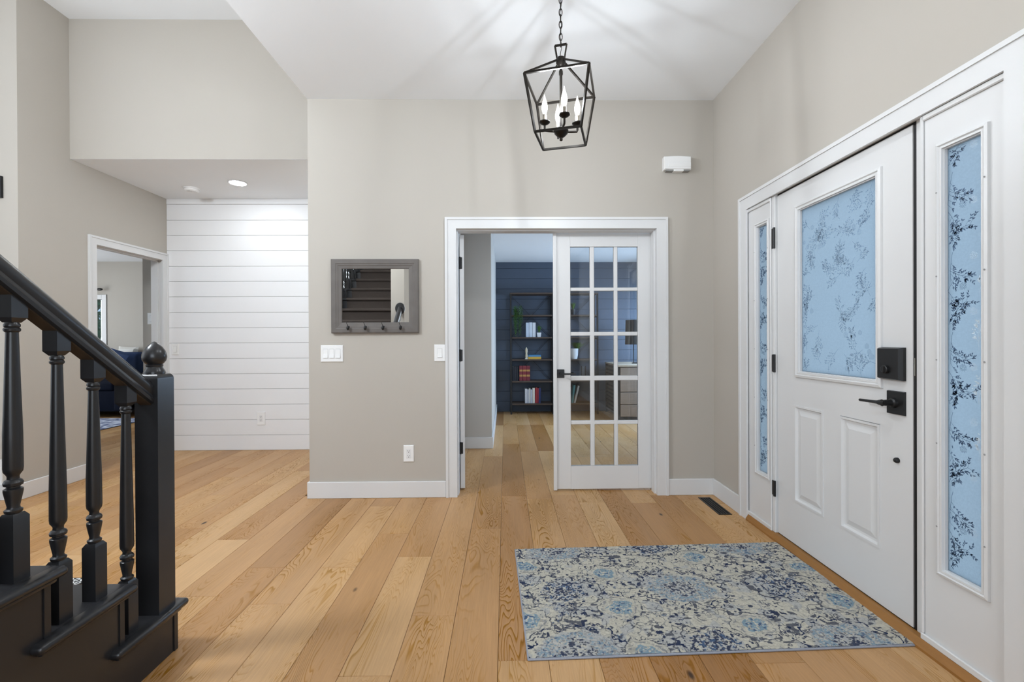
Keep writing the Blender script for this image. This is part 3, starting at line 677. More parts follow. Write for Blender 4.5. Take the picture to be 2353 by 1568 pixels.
# balusters
def baluster_mesh(zb, zt):
    """square foot block, vase, rings, tapered shaft, square head block; zb foot, zt head top, axis at origin"""
    h = 0.021; mb = MB()
    top = zb + 0.178
    def blk(z0, z1, arch_top, arch_bot):
        rings = []
        if arch_bot: rings += [[(a * 0.012, b_ * 0.012, z0) for a, b_ in ((-1,-1),(1,-1),(1,1),(-1,1))], [(a * h, b_ * h, z0 + 0.013) for a, b_ in ((-1,-1),(1,-1),(1,1),(-1,1))]]
        else: rings += [[(a * h, b_ * h, z0) for a, b_ in ((-1,-1),(1,-1),(1,1),(-1,1))]]
        if arch_top: rings += [[(a * h, b_ * h, z1 - 0.011) for a, b_ in ((-1,-1),(1,-1),(1,1),(-1,1))], [(a * 0.0145, b_ * 0.0145, z1) for a, b_ in ((-1,-1),(1,-1),(1,1),(-1,1))]]
        else: rings += [[(a * h, b_ * h, z1) for a, b_ in ((-1,-1),(1,-1),(1,1),(-1,1))]]
        mb.loops(rings)
    blk(zb, top, True, False)
    s0 = top + 0.108; hb = zt - 0.072
    prof = [(0.014, top - 0.002), (0.018, top + 0.004), (0.0185, top + 0.009), (0.0135, top + 0.013), (0.0125, top + 0.018), (0.0165, top + 0.040), (0.0195, top + 0.058), (0.0195, top + 0.064), (0.0135, top + 0.068),
            (0.0135, top + 0.071), (0.0190, top + 0.074), (0.0200, top + 0.081), (0.0170, top + 0.087), (0.0125, top + 0.090), (0.0120, top + 0.097), (0.0140, s0 - 0.006), (0.0190, s0 + 0.002), (0.0200, s0 + 0.012),
            (0.0195, s0 + 0.10), (0.0128, hb - 0.030), (0.0128, hb - 0.026), (0.0165, hb - 0.022), (0.0172, hb - 0.017), (0.0140, hb - 0.013), (0.0165, hb - 0.010), (0.0165, hb - 0.005), (0.0125, hb + 0.002)]
    mb.lathe(prof, seg=20)
    blk(hb, zt, False, True)
    return mb.mesh('baluster')
bl = [(1.595, 1), (1.471, 2), (1.354, 2), (1.233, 3), (1.111, 3), (0.989, 4)]
cache = {}
def put_baluster(xc, y, n):
    zt = zrail(y) + 0.012; key = round(zt - RISE * n, 3)
    if key not in cache:
        cache[key] = baluster_mesh(0.0, zt - RISE * n); cache[key].materials.append(BLACK)
    o = link('baluster', cache[key], None, st, (xc, y, RISE * n)); o.matrix_parent_inverse = Matrix.Translation((1.9, -1.79, 0)); return o
for y, n in bl: put_baluster(RXC, y, n)
for n in range(1, 14):
    for dy in (0.06, 0.18): put_baluster(-2.48, Yn(n) - dy, n)
rail(-2.48, Yn(14), 1.72)
# newel
nw = MB()
NX0, NX1, NY0, NY1 = -1.343, -1.260, 1.682, 1.764
rings = []
for ins, z in ((0, RISE), (0, 1.040), (0.0012, 1.048), (0.006, 1.056), (0.018, 1.062)):
    rings.append([(NX0 + ins, NY0 + ins, z), (NX1 - ins, NY0 + ins, z), (NX1 - ins, NY1 - ins, z), (NX0 + ins, NY1 - ins, z)])
nw.loops(rings)
newel = S('newel_post', nw, BLACK)
obj('finial', MB().lathe([(0.0335, 1.056), (0.034, 1.064), (0.032, 1.070), (0.0265, 1.080), (0.0255, 1.085), (0.027, 1.088), (0.0275, 1.091), (0.025, 1.094), (0.030, 1.099), (0.036, 1.108), (0.0385, 1.120), (0.0375, 1.132), (0.033, 1.145), (0.025, 1.158), (0.015, 1.168), (0.007, 1.175), (0.001, 1.178)], ((NX0 + NX1) / 2, (NY0 + NY1) / 2, 0), 36), BLACK, newel)

# ------------------------------------------------------------------ wall mirror with hooks
MX0, MX1, MZ0, MZ1 = -1.288, -0.642, 1.231, 1.781
mr = thing('wall_mirror', 'grey wood framed mirror with four black hooks on back wall', 'mirror', ((MX0 + MX1) / 2, YB - 0.004, (MZ0 + MZ1) / 2), (0, 0, rad(0.6)))
W2, H2 = (MX1 - MX0) / 2, (MZ1 - MZ0) / 2
gx0, gx1, gz0, gz1 = -W2 + 0.079, W2 - 0.074, -H2 + 0.081, H2 - 0.072
def frame_piece(o0, o1, i0, i1):
    mb = MB(); pr_ = [(0, -0.001), (0, -0.020), (0.10, -0.024), (0.42, -0.024), (0.50, -0.021), (0.60, -0.021), (0.68, -0.018), (0.96, -0.015), (1.0, -0.010), (1.0, -0.001)]
    rows = [[((o0[0] + (i0[0] - o0[0]) * f), y, o0[1] + (i0[1] - o0[1]) * f) for f, y in pr_], [((o1[0] + (i1[0] - o1[0]) * f), y, o1[1] + (i1[1] - o1[1]) * f) for f, y in pr_]]
    mb.loops(rows); return mb
for o0, o1, i0, i1 in (((-W2, -H2), (W2, -H2), (gx0, gz0), (gx1, gz0)), ((-W2, H2), (W2, H2), (gx0, gz1), (gx1, gz1)), ((-W2, -H2), (-W2, H2), (gx0, gz0), (gx0, gz1)), ((W2, -H2), (W2, H2), (gx1, gz0), (gx1, gz1))):
    obj('frame_rail', frame_piece(o0, o1, i0, i1), GREYW, mr, smooth=False)
obj('mirror_glass', MB().box(gx0, gx1, -0.011, -0.004, gz0, gz1), MIRROR, mr, smooth=False)
for px in (-1.158, -1.032, -0.902, -0.774):
    x = px - (MX0 + MX1) / 2; zc = -H2 + 0.040
    h = MB().lathe([(0.0025, -0.019), (0.008, -0.012), (0.0105, -0.003), (0.0095, 0.006), (0.0045, 0.014), (0.0015, 0.017)], (x, -0.045, zc), 14)
    h.tube([(x, -0.018, zc - 0.004), (x, -0.034, zc - 0.010), (x, -0.045, zc - 0.002)], 0.0028, 8)
    h.tube([(x, -0.044, zc + 0.012), (x - 0.004, -0.050, zc + 0.026), (x - 0.009, -0.060, zc + 0.044)], [0.0022, 0.0018, 0.0014], 8)
    h.box(x - 0.006, x + 0.006, -0.022, -0.019, zc - 0.016, zc + 0.014, 0.001)
    obj('hook', h, BLKM, mr)

# ------------------------------------------------------------------ switches, outlets, chime
def plate_thing(name, label, cat, x0, x1, z0, z1, y, group=None):
    t = thing(name, label, cat, ((x0 + x1) / 2, y, (z0 + z1) / 2), group=group)
    w_, h_ = (x1 - x0) / 2, (z1 - z0) / 2
    obj('cover_plate', MB().loops([[(-w_, 0, -h_), (w_, 0, -h_), (w_, 0, h_), (-w_, 0, h_)], [(-w_, -0.004, -h_), (w_, -0.004, -h_), (w_, -0.004, h_), (-w_, -0.004, h_)],
        [(-w_ + 0.004, -0.007, -h_ + 0.004), (w_ - 0.004, -0.007, -h_ + 0.004), (w_ - 0.004, -0.007, h_ - 0.004), (-w_ + 0.004, -0.007, h_ - 0.004)]]), PLATE, t, smooth=False)
    return t
def rocker(t, x):
    obj('rocker_bezel', MB().box(x - 0.0175, x + 0.0175, -0.0078, -0.0065, -0.0345, 0.0345), mat('switch_gap_grey', (168, 168, 168), 0.5, var=(10, 0.02)), t, smooth=False)
    obj('rocker', MB().prism([(-0.0078, -0.033), (-0.0125, -0.033), (-0.0090, 0.0), (-0.0085, 0.033), (-0.0078, 0.033)], 'x', x - 0.0165, x + 0.0165), PLATE, t, smooth=False)
t = plate_thing('light_switch', 'white triple rocker switch plate below the mirror', 'light switch', -1.375, -1.209, 1.018, 1.142, YB)
for x in (-0.046, 0, 0.046): rocker(t, x)
t = plate_thing('light_switch', 'white single rocker switch beside the french door casing', 'light switch', -0.531, -0.4475, 1.018, 1.144, YB); rocker(t, 0)
t = plate_thing('light_switch', 'white single switch on the shiplap wall by the living room opening', 'light switch', -3.577, -3.500, 1.030, 1.152, YS); rocker(t, 0)
t = plate_thing('light_switch', 'white switch plate on the living room partition beyond the doorway', 'light switch', -4.075, -3.99, 1.37, 1.50, 5.30); rocker(t, 0)
def outlet(label, x0, x1, z0, z1, y):
    t = plate_thing('wall_outlet', label, 'outlet', x0, x1, z0, z1, y)
    obj('receptacle', MB().box(-0.0170, 0.0170, -0.0085, -0.0065, -0.034, 0.034, 0.001), mat('receptacle_white', (226, 226, 226), 0.35, var=(9, 0.01)), t)
    for zc in (0.018, -0.018):
        sl_ = MB().box(-0.0078, -0.0055, -0.0092, -0.0084, zc, zc + 0.008).box(0.0055, 0.0078, -0.0092, -0.0084, zc, zc + 0.007)
        sl_.lathe([(0.0028, 0), (0.0028, 0.0008)], (0, -0.0084, zc - 0.007), 10, Matrix.Rotation(rad(90), 3, 'X'))
        obj('socket_slots', sl_, DARKSLOT, t, smooth=False)
outlet('white duplex outlet low on the greige back wall', -0.764, -0.687, 0.267, 0.391, YB)
outlet('white duplex outlet low on the shiplap wall', -2.674, -2.588, 0.270, 0.412, YS)
ch = thing('door_chime', 'white plastic door chime box high on back wall', 'door chime', (1.290, YB, 2.486))
cp = []
for q in range(9):
    f = q / 8; cp.append((-0.100 + 0.200 * f, 0.052 + 0.005 * sin(pi * f)))
obj('body', MB().loops([[(x, 0, z) for x, z in cp] + [(0.100, 0, -0.046), (-0.100, 0, -0.046)], [(x, -0.040, z) for x, z in cp] + [(0.100, -0.040, -0.046), (-0.100, -0.040, -0.046)], [(x * 0.96, -0.050, z - 0.006) for x, z in cp] + [(0.096, -0.050, -0.040), (-0.096, -0.050, -0.040)]]), PLATE, ch, smooth=False)
obj('front_band', MB().box(-0.070, 0.096, -0.0525, -0.049, -0.026, 0.004, 0.001), PLATE, ch)
for ga, gb in ((-0.085, -0.030), (0.045, 0.092)): obj('bottom_grille', MB().box(ga, gb, -0.042, -0.008, -0.056, -0.045), mat('vent_grey_plastic', (140, 140, 138), 0.5, var=(30, 0.05)), ch, smooth=False)  # one flat grey for both vents
obj('bottom_lip', MB().box(-0.030, 0.045, -0.045, -0.005, -0.058, -0.045, 0.002), PLATE, ch)

# ------------------------------------------------------------------ hall ceiling fittings
LENS = emission('lit_lens', (0.90, 0.96, 1.0), 95.0)
for dx, dy, lb in ((-2.566, 4.462, 'round lit recessed downlight in the hall ceiling'), (-1.68, 4.25, 'lit recessed downlight in the hall ceiling hidden behind the back wall'), (0.6, 1.2, 'added recessed downlight in the entry ceiling, unseen fill')):
    dl = thing('recessed_downlight', lb, 'ceiling light', (dx, dy, ZH if dx < 0 else ZC))
    lens_m = LENS if dx < 0 else emission('entry_fill_lens', (0.90, 0.96, 1.0), 190.0)  # the entry downlight is an unseen lamp added as fill
    obj('trim_ring', MB().lathe([(0.062, -0.001), (0.084, -0.0015), (0.086, -0.006), (0.078, -0.009), (0.064, -0.006)], seg=36, caps=False), WHITE, dl)
    obj('lens', MB().lathe([(0.074, -0.0075), (0.070, -0.010), (0.001, -0.0105)], seg=36), lens_m, dl)
sm = thing('smoke_detector', 'white round smoke detector on the hall ceiling', 'smoke detector', (-3.118, 4.632, ZH))
obj('base', MB().lathe([(0.070, 0), (0.070, -0.012), (0.064, -0.014)], seg=32), PLATE, sm)
obj('cover', MB().lathe([(0.064, -0.013), (0.062, -0.026), (0.050, -0.036), (0.001, -0.038)], seg=32), PLATE, sm)
obj('vent_slots', MB().box(-0.030, 0.010, -0.045, -0.042, -0.038, -0.0365).box(-0.022, 0.022, -0.032, -0.029, -0.039, -0.0375), mat('slot_grey', (165, 165, 165), 0.6, var=(20, 0.03)), sm, smooth=False)

# ------------------------------------------------------------------ floor registers
fr = thing('floor_register', 'dark bronze floor register set in oak beside the right wall', 'floor vent', (1.468, 3.211, 0))
obj('frame', MB().box(-0.045, -0.034, -0.167, 0.167, -0.004, 0.003, 0.001).box(0.034, 0.045, -0.167, 0.167, -0.004, 0.003, 0.001).box(-0.034, 0.034, -0.167, -0.153, -0.004, 0.003, 0.001).box(-0.034, 0.034, 0.153, 0.167, -0.004, 0.003, 0.001), BRONZE, fr)
obj('dark_well', MB().box(-0.034, 0.034, -0.153, 0.153, 0.0002, 0.0006), mat('register_well', (14, 12, 11), 0.9, var=(20, 0.1)), fr, smooth=False)
for i in range(3):
    x = -0.017 + 0.017 * i; obj('louvre', MB().box(x - 0.003, x + 0.003, -0.153, 0.153, 0.0006, 0.0024), BRONZE, fr, smooth=False)
fr2 = thing('floor_register', 'black and white patterned floor register behind the stair newel', 'floor vent', (-2.19, 2.255, 0))
obj('plate', MB().box(-0.13, 0.13, -0.055, 0.055, 0.0002, 0.006, 0.002), BLKM, fr2)
for i in range(8):
    for j in range(3):
        obj('scroll', MB().tube([(-0.108 + i * 0.031 + 0.011 * cos(a * pi / 4), -0.032 + j * 0.032 + 0.011 * sin(a * pi / 4), 0.0068) for a in range(8)], 0.0025, 5, closed=True), PLATE, fr2)

# ------------------------------------------------------------------ entry rug
def rug_colors(nx, ny, W_, H_):
    R = np.random.default_rng(4)
    xs = np.linspace(-W_ / 2, W_ / 2, nx)[None, :].repeat(ny, 0); ysv = np.linspace(-H_ / 2, H_ / 2, ny)[:, None].repeat(nx, 1)
    def noise(cell, seed, ax=1.0):
        r = np.random.default_rng(seed); gw, gh = int(W_ / cell * ax) + 4, int(H_ / cell) + 4
        g = r.standard_normal((gh, gw)); u_ = (xs + W_ / 2) / cell * ax; v = (ysv + H_ / 2) / cell
        iu, iv = u_.astype(int), v.astype(int); fu, fv = u_ - iu, v - iv
        fu = fu * fu * (3 - 2 * fu); fv = fv * fv * (3 - 2 * fv)
        return (g[iv, iu] * (1 - fu) + g[iv, iu + 1] * fu) * (1 - fv) + (g[iv + 1, iu] * (1 - fu) + g[iv + 1, iu + 1] * fu) * fv
    C = {k: np.array(lin(v)) for k, v in dict(cream=(192, 188, 174), grey=(142, 143, 144), dgrey=(88, 91, 100), navy=(36, 48, 78), lblue=(114, 144, 162), mblue=(78, 98, 126), pale=(172, 173, 172)).items()}
    img = np.empty((ny, nx, 3)); img[:] = C['cream']
    def put(mask, c, a=1.0):
        m_ = np.clip(mask, 0, 1)[..., None] * a; img[:] = img * (1 - m_) + C[c] * m_
    wx = xs + 0.010 * noise(0.05, 21) + 0.005 * noise(0.018, 22); wy = ysv + 0.010 * noise(0.05, 23) + 0.005 * noise(0.018, 24)
    def band(f, lo, hi): return ((f > lo) & (f < hi)).astype(float)
    put((noise(0.07, 1) + 0.6 * noise(0.03, 2) > 0.35), 'pale', 0.8)
    # fine line work: contour lines of small scale noise, broken into dashes
    def lines(cell, seed, wd, gate, col, al=1.0, big=None, thr=0.0):
        f = noise(cell, seed, 0.62) + 0.45 * noise(cell * 0.5, seed + 100); g = noise(cell * 0.8, seed + 200)
        mk = band(np.abs(f), 0, wd) * (g > gate)
        if big is not None: mk = mk * (big > thr)
        put(mk, col, al)
    bigA, bigB, bigC = noise(0.10, 34), noise(0.09, 35), noise(0.12, 36)
    lines(0.034, 71, 0.10, -0.3, 'grey', 0.9)
    lines(0.029, 72, 0.15, -0.1, 'dgrey', 0.9, bigA, -0.6)
    lines(0.025, 73, 0.17, 0.05, 'navy', 0.95, bigB, -0.4)
    lines(0.026, 74, 0.11, 0.1, 'mblue', 0.8, bigC, 0.0)
    lines(0.060, 75, 0.045, -0.6, 'dgrey', 0.9)
    d1_ = noise(0.017, 31, 0.6); d2_ = noise(0.015, 32, 1.0)
    put((d1_ > 1.25) & (bigA > -0.3), 'dgrey', 0.95); put((d2_ > 1.25) & (bigB > -0.2), 'navy', 0.95); put((d1_ < -1.5) & (bigC > 0.0), 'navy', 0.9)
    fine = noise(0.007, 41); fine2 = noise(0.009, 42)
    # large medallions
    for cx, cy in ((0, 0), (-0.56, -0.42), (0.50, -0.42), (-0.54, 0.42), (0.50, 0.42)):
        r = np.hypot((wx - cx) / 1.28, wy - cy)
        put((r < 0.120) & (fine > -0.5), 'pale', 0.75)
        put((r < 0.112) & (r > 0.056) & (fine > 0.25), 'lblue', 0.7); put((r < 0.112) & (r > 0.055) & (fine2 > 1.0), 'mblue', 0.8); put((r < 0.118) & (r > 0.06) & (fine < -0.9), 'grey', 0.9)
        put((r < 0.056) & (fine > -0.3), 'pale'); put((r < 0.056) & (fine2 > 0.35), 'navy', 0.9); put((r < 0.050) & (fine > 0.8), 'dgrey')
        th = np.arctan2(wy - cy, (wx - cx) / 1.28); rs = 0.150 + 0.012 * np.sin(th * 9)
        put(band(np.abs(r - rs), 0, 0.0028) * (fine2 > -0.5), 'navy'); put((np.abs(r - 0.166 - 0.010 * np.sin(th * 9)) < 0.008) & (np.sin(th * 31) > 0.6), 'dgrey')
    # navy rosettes
    for cx, cy in ((-0.54, 0.0), (0.49, 0.0), (-0.03, -0.42), (0.0, 0.42)):
        r = np.hypot((wx - cx) / 1.25, wy - cy)
        put((r < 0.092) & (fine2 > -0.3), 'pale', 0.9); put((r < 0.085) & (fine > 0.15), 'navy', 0.92); put((r < 0.090) & (fine2 > 0.9), 'mblue')
        th = np.arctan2(wy - cy, (wx - cx) / 1.25)
        put(band(np.abs(r - 0.130 - 0.010 * np.sin(th * 7)), 0, 0.0025), 'dgrey'); put((r < 0.130) & (r > 0.10) & (fine2 > 1.0), 'navy')
    # small light blue rosettes
    for cx, cy in ((-0.317, 0.150), (-0.322, -0.143), (0.195, 0.291), (0.190, -0.291), (0.70, 0.146), (0.665, -0.146), (-0.30, -0.44), (-0.72, 0.25), (-0.74, -0.22)):
        r = np.hypot((wx - cx) / 1.15, wy - cy)
        put((r < 0.078), 'cream', 0.7); put((r < 0.046) & (fine > -0.5), 'lblue', 0.85); put((r < 0.042) & (fine2 > 0.8), 'mblue'); put((r < 0.040) & (fine > 1.0), 'pale')
        put(band(np.abs(r - 0.062), 0, 0.004) * (fine2 > 0.0), 'grey'); put(band(np.abs(r - 0.080), 0, 0.0022) * (fine > -0.5), 'dgrey')
    img *= (1 + 0.07 * noise(0.0045, 51)[..., None] + 0.04 * noise(0.012, 52)[..., None])
    hgt = 0.0006 * noise(0.006, 61) + 0.0005 * noise(0.02, 62)
    return np.clip(img, 0.005, 1), hgt, xs, ysv
RW, RH = 1.508, 0.890
nx, ny = 720, 424
img, hgt, gxs, gys = rug_colors(nx, ny, RW - 0.012, RH - 0.012)
rug = thing('entry_rug', 'blue, cream and grey floral medallion rug by the front door', 'rug', (0.815, 2.145, 0), (0, 0, rad(1.9)))
me = bpy.data.meshes.new('pile')
co = np.stack([gxs, gys, 0.009 + hgt], -1).reshape(-1, 3)
idx = np.arange(nx * ny).reshape(ny, nx)
q = np.stack([idx[:-1, :-1], idx[:-1, 1:], idx[1:, 1:], idx[1:, :-1]], -1).reshape(-1, 4)
me.vertices.add(len(co)); me.vertices.foreach_set('co', co.ravel().astype(np.float32))
me.loops.add(q.size); me.loops.foreach_set('vertex_index', q.ravel().astype(np.int32))
me.polygons.add(len(q)); me.polygons.foreach_set('loop_start', np.arange(0, q.size, 4, dtype=np.int32))
me.update(calc_edges=True)
ca = me.color_attributes.new('weave', 'FLOAT_COLOR', 'POINT')
ca.data.foreach_set('color', np.concatenate([img.reshape(-1, 3), np.ones((nx * ny, 1))], 1).ravel().astype(np.float32))
me.shade_smooth()
rm = bpy.data.materials.new('woven_rug'); rm.use_nodes = True
at = rm.node_tree.nodes.new('ShaderNodeVertexColor'); at.layer_name = 'weave'
rb = rm.node_tree.nodes['Principled BSDF']; rm.node_tree.links.new(at.outputs[0], rb.inputs['Base Color']); rb.inputs['Roughness'].default_value = 0.95; rb.inputs['Specular IOR Level'].default_value = 0.1
rn = rm.node_tree.nodes.new('ShaderNodeTexNoise'); rn.inputs['Scale'].default_value = 420; rbp = rm.node_tree.nodes.new('ShaderNodeBump'); rbp.inputs['Strength'].default_value = 0.5; rbp.inputs['Distance'].default_value = 0.002
rm.node_tree.links.new(rn.outputs[0], rbp.inputs['Height']); rm.node_tree.links.new(rbp.outputs[0], rb.inputs['Normal'])
link('pile', me, rm, rug)
obj('edge_binding', MB().box(-RW / 2, RW / 2, -RH / 2, RH / 2, 0.0005, 0.0072, 0.003, 2), mat('grey_blue_binding', (150, 154, 165), 0.9, var=(200, 0.15), bump=(300, 0.4)), rug)

# ------------------------------------------------------------------ objects at the far left wall
pf = thing('picture_frame', 'black and white framed print at the left edge', 'picture', (-3.93, 3.478, 2.33))
obj('frame', rect_frame(MB(), 0, 0.001, 0, 0.001, 0, 0.001, 0.0004) if False else MB().box(-0.2, 0.2, -0.018, 0, -0.08, -0.066).box(-0.2, 0.2, -0.018, 0, 0.066, 0.08).box(-0.2, -0.186, -0.018, 0, -0.066, 0.066).box(0.186, 0.2, -0.018, 0, -0.066, 0.066), BLKM, pf, smooth=False)
obj('print', MB().box(-0.186, 0.186, -0.010, 0, -0.066, 0.066), PLATE, pf, smooth=False)
vg = thing('wall_grille', 'white return air grille low on the far left wall', 'wall vent', (-3.95, 3.478, 0.205))
obj('frame', MB().box(-0.2, 0.2, -0.008, 0, -0.095, -0.080).box(-0.2, 0.2, -0.008, 0, 0.080, 0.095).box(-0.2, -0.185, -0.008, 0, -0.08, 0.08).box(0.185, 0.2, -0.008, 0, -0.08, 0.08), PLATE, vg, smooth=False)
for i in range(8): obj('louvre', MB().box(-0.185, 0.185, -0.007, -0.001, -0.074 + i * 0.0195, -0.066 + i * 0.0195), PLATE, vg, smooth=False)

# ------------------------------------------------------------------ office furniture
SHZ = [1.911, 1.563, 1.215, 0.867, 0.525, 0.170]
def bookcase(x0, label):
    t = thing('bookcase', label, 'bookcase', (x0 + 0.34, 7.34, 0), group='open bookcases against the navy wall')
    for sx in (-0.33, 0.33):
        for sy in (-0.135, 0.135): obj('upright', MB().box(sx - 0.0125, sx + 0.0125, sy - 0.0125, sy + 0.0125, 0, 1.90), BLKM, t, smooth=False)
        for z in SHZ[1:]: obj('side_bar', MB().box(sx - 0.008, sx + 0.008, -0.125, 0.125, z - 0.035, z - 0.022), BLKM, t, smooth=False)
    for z in SHZ: obj('shelf', MB().box(-0.345 if z == SHZ[0] else -0.316, 0.345 if z == SHZ[0] else 0.316, -0.15, 0.15, z - 0.022, z, 0.002), SHELFW, t)
    for za, zb in ((1.20, 0.53), ):
        for s in (-1, 1): obj('cross_brace', MB().bar((-s * 0.31, 0.142, za), (s * 0.31, 0.142, zb), 0.010, 0.005), BLKM, t, smooth=False)
    for s in (-1, 1): obj('cross_brace', MB().bar((-s * 0.31, 0.142, 1.88), (s * 0.31, 0.142, 1.23), 0.010, 0.005), BLKM, t, smooth=False)
    return t
bookcase(0.080, 'dark metal and wood bookcase seen through the open doorway')
bookcase(0.782, 'dark metal and wood bookcase seen through the closed door panes')
PAGE = mat('book_pages', (226, 220, 205), 0.8, var=(90, 0.06))
def book(label, rgb, x, z, w_, h_, d=0.17, y=7.25, lean=0.0, flat=False, group=None, band=None):
    t = thing('book', label, 'book', (x, y, z), (0, rad(lean), 0), group)
    m = mat('book_cloth_%d_%d_%d' % rgb, rgb, 0.6, var=(30, 0.08))
    if flat:
        obj('cover', MB().box(0, w_, 0, d, 0, 0.003).box(0, w_, 0, d, h_ - 0.003, h_).box(0, w_, 0, 0.003, 0.003, h_ - 0.003), m, t, smooth=False)
        obj('pages', MB().box(0.003, w_ - 0.003, 0.003, d - 0.004, 0.003, h_ - 0.003), PAGE, t, smooth=False)
    else:
        obj('cover', MB().box(0, 0.003, 0, d, 0, h_).box(w_ - 0.003, w_, 0, d, 0, h_).box(0.003, w_ - 0.003, 0, 0.003, 0, h_), m, t, smooth=False)
        obj('pages', MB().box(0.003, w_ - 0.003, 0.003, d - 0.004, 0.004, h_ - 0.004), PAGE, t, smooth=False)
        if band:
            for zb in (0.28, 0.62): obj('spine_band', MB().box(0.001, w_ - 0.001, -0.0008, 0.0, h_ * zb, h_ * zb + 0.03), mat('spine_gold', band, 0.5, var=(60, 0.2)), t, smooth=False)
    return t
x = 0.329
for j, lb in enumerate(('pale blue book leftmost of three on the second shelf', 'pale blue grey book in the middle of three beside small pot', 'pale grey book rightmost of three beside the small pot')):
    book(lb, ((196, 208, 224), (205, 214, 226), (214, 218, 224))[j], x, SHZ[2], 0.048, 0.228 + 0.004 * (j % 2), group='pale books'); x += 0.052
x = 0.112
for j, lb in enumerate(('black book leftmost on the red book shelf', 'black book second on the red book shelf', 'black book touching the red books')):
    book(lb, ((30, 34, 44), (36, 38, 46), (28, 30, 38))[j], x, SHZ[4], 0.028, 0.222, group='black books'); x += 0.031
x = 0.222
for j, lb in enumerate(('dark red book with gold bands beside the black books', 'dark red book with gold bands between two like it', 'dark red book with gold bands at the right end')):
    book(lb, ((120, 42, 52), (126, 44, 52), (114, 38, 48))[j], x, SHZ[4], 0.053, 0.236, group='red banded books', band=(178, 132, 72)); x += 0.0575
x = 0.310
for j, (c, wd, h_, lb) in enumerate((((206, 206, 210), 0.030, 0.228, 'white book leftmost on the lowest shelf'), ((190, 192, 200), 0.026, 0.220, 'light grey book second from left on the lowest shelf'), ((214, 212, 208), 0.024, 0.232, 'white book third from left on the lowest shelf'), ((178, 184, 196), 0.026, 0.216, 'grey white book fourth from left on the lowest shelf'), ((216, 210, 200), 0.036, 0.240, 'cream white book beside the red one on the lowest shelf'), ((150, 40, 46), 0.034, 0.244, 'bright red book on the lowest shelf'), ((140, 44, 60), 0.018, 0.236, 'thin crimson book beside the navy one'), ((36, 50, 96), 0.030, 0.242, 'navy book at the right end of the lowest shelf'))):
    book(lb, c, x, SHZ[5], wd, h_, lean=1.5 if j > 4 else 0, group='lowest shelf books'); x += wd + 0.003
book('yellow book lying flat under a blue one', (206, 160, 60), 0.362, SHZ[3], 0.205, 0.036, flat=True)
book('blue book lying flat on top of the yellow one', (70, 128, 170), 0.366, SHZ[3] + 0.036, 0.198, 0.030, flat=True)
be = thing('bookend', 'cream standing bookend beside the flat books', 'bookend', (0.334, 7.26, SHZ[3]))
obj('base', MB().box(-0.022, 0.022, -0.03, 0.03, 0, 0.012, 0.002), PAGE, be); obj('figure', MB().lathe([(0.018, 0.012), (0.021, 0.05), (0.014, 0.09), (0.020, 0.12), (0.018, 0.16), (0.006, 0.185)], (0, 0, 0), 14), mat('cream_ceramic', (200, 190, 165), 0.5, var=(60, 0.2)), be)
book('teal book leaning on the lowest shelf behind the door glass', (84, 150, 156), 1.048, SHZ[5], 0.026, 0.285, lean=7, y=7.25)
book('white book leaning right on the lowest shelf behind the door glass', (206, 208, 208), 1.082, SHZ[5], 0.026, 0.280, lean=14, y=7.25)
def blades(mb, cx, cy, z, n, h_, spread, R, wd=0.006, droop=0.0):
    for i in range(n):
        a = R.uniform(0, 2 * pi); s = R.uniform(0.2, 1) * spread; hh = h_ * R.uniform(0.6, 1.0)
        p0 = Vector((cx + 0.3 * s * cos(a) * 0.3, cy + 0.3 * s * sin(a) * 0.3, z)); p1 = p0 + Vector((s * 0.5 * cos(a), s * 0.5 * sin(a), hh * 0.65)); p2 = p0 + Vector((s * cos(a), s * sin(a), hh * (1 - droop)))
        nrm = Vector((-sin(a), cos(a), 0)) * wd
        mb.poly([p0 - nrm * 0.7, p0 + nrm * 0.7, p1 + nrm, p1 - nrm]); mb.poly([p1 - nrm, p1 + nrm, p2])
R2 = random.Random(3)
WPOT = mat('white_ceramic_pot', (226, 228, 230), 0.35, var=(20, 0.02))
pp = thing('potted_grass', 'tiny grass plant in a white square pot beside pale books', 'plant', (0.536, 7.27, SHZ[2]))
obj('pot', MB().loops([[(a * 0.026, b_ * 0.026, 0) for a, b_ in ((-1,-1),(1,-1),(1,1),(-1,1))], [(a * 0.034, b_ * 0.034, 0.07) for a, b_ in ((-1,-1),(1,-1),(1,1),(-1,1))]]), WPOT, pp, smooth=False)
g = MB(); blades(g, 0, 0, 0.066, 70, 0.13, 0.05, R2, 0.0028); f_ = obj('foliage', g, GREEN, pp); f_['kind'] = 'stuff'
tp = thing('trailing_plant', 'green trailing plant hanging from the upper shelf', 'plant', (0.198, 7.20, SHZ[1]))
obj('pot', MB().lathe([(0.042, 0), (0.056, 0.08), (0.058, 0.095), (0.050, 0.095)], (0, 0, 0.0), 18), mat('dark_pot', (44, 46, 50), 0.6, var=(20, 0.1)), tp)
g = MB()
for i in range(60):
    a = R2.uniform(0, 2 * pi); x0, y0 = 0.06 * cos(a) * R2.uniform(.6, 1.25), -0.085 + 0.045 * sin(a); L_ = R2.uniform(0.12, 0.34)
    if abs(x0) > 0.055: L_ *= 0.75
    zt = R2.uniform(0.08, 0.15); zz_ = zt
    while zz_ > zt - L_ - 0.1:
        an = R2.uniform(0, 2 * pi); l = 0.014; c = Vector((x0 + R2.uniform(-.008, .008), y0 + R2.uniform(-.008, .008), zz_)); d = Vector((cos(an), sin(an), -0.6)) * l; s_ = Vector((-sin(an), cos(an), 0)) * 0.005
        g.poly([c, c + d * 0.5 + s_, c + d, c + d * 0.5 - s_]); zz_ -= 0.012
f_ = obj('foliage', g, GREEN, tp); f_['kind'] = 'stuff'
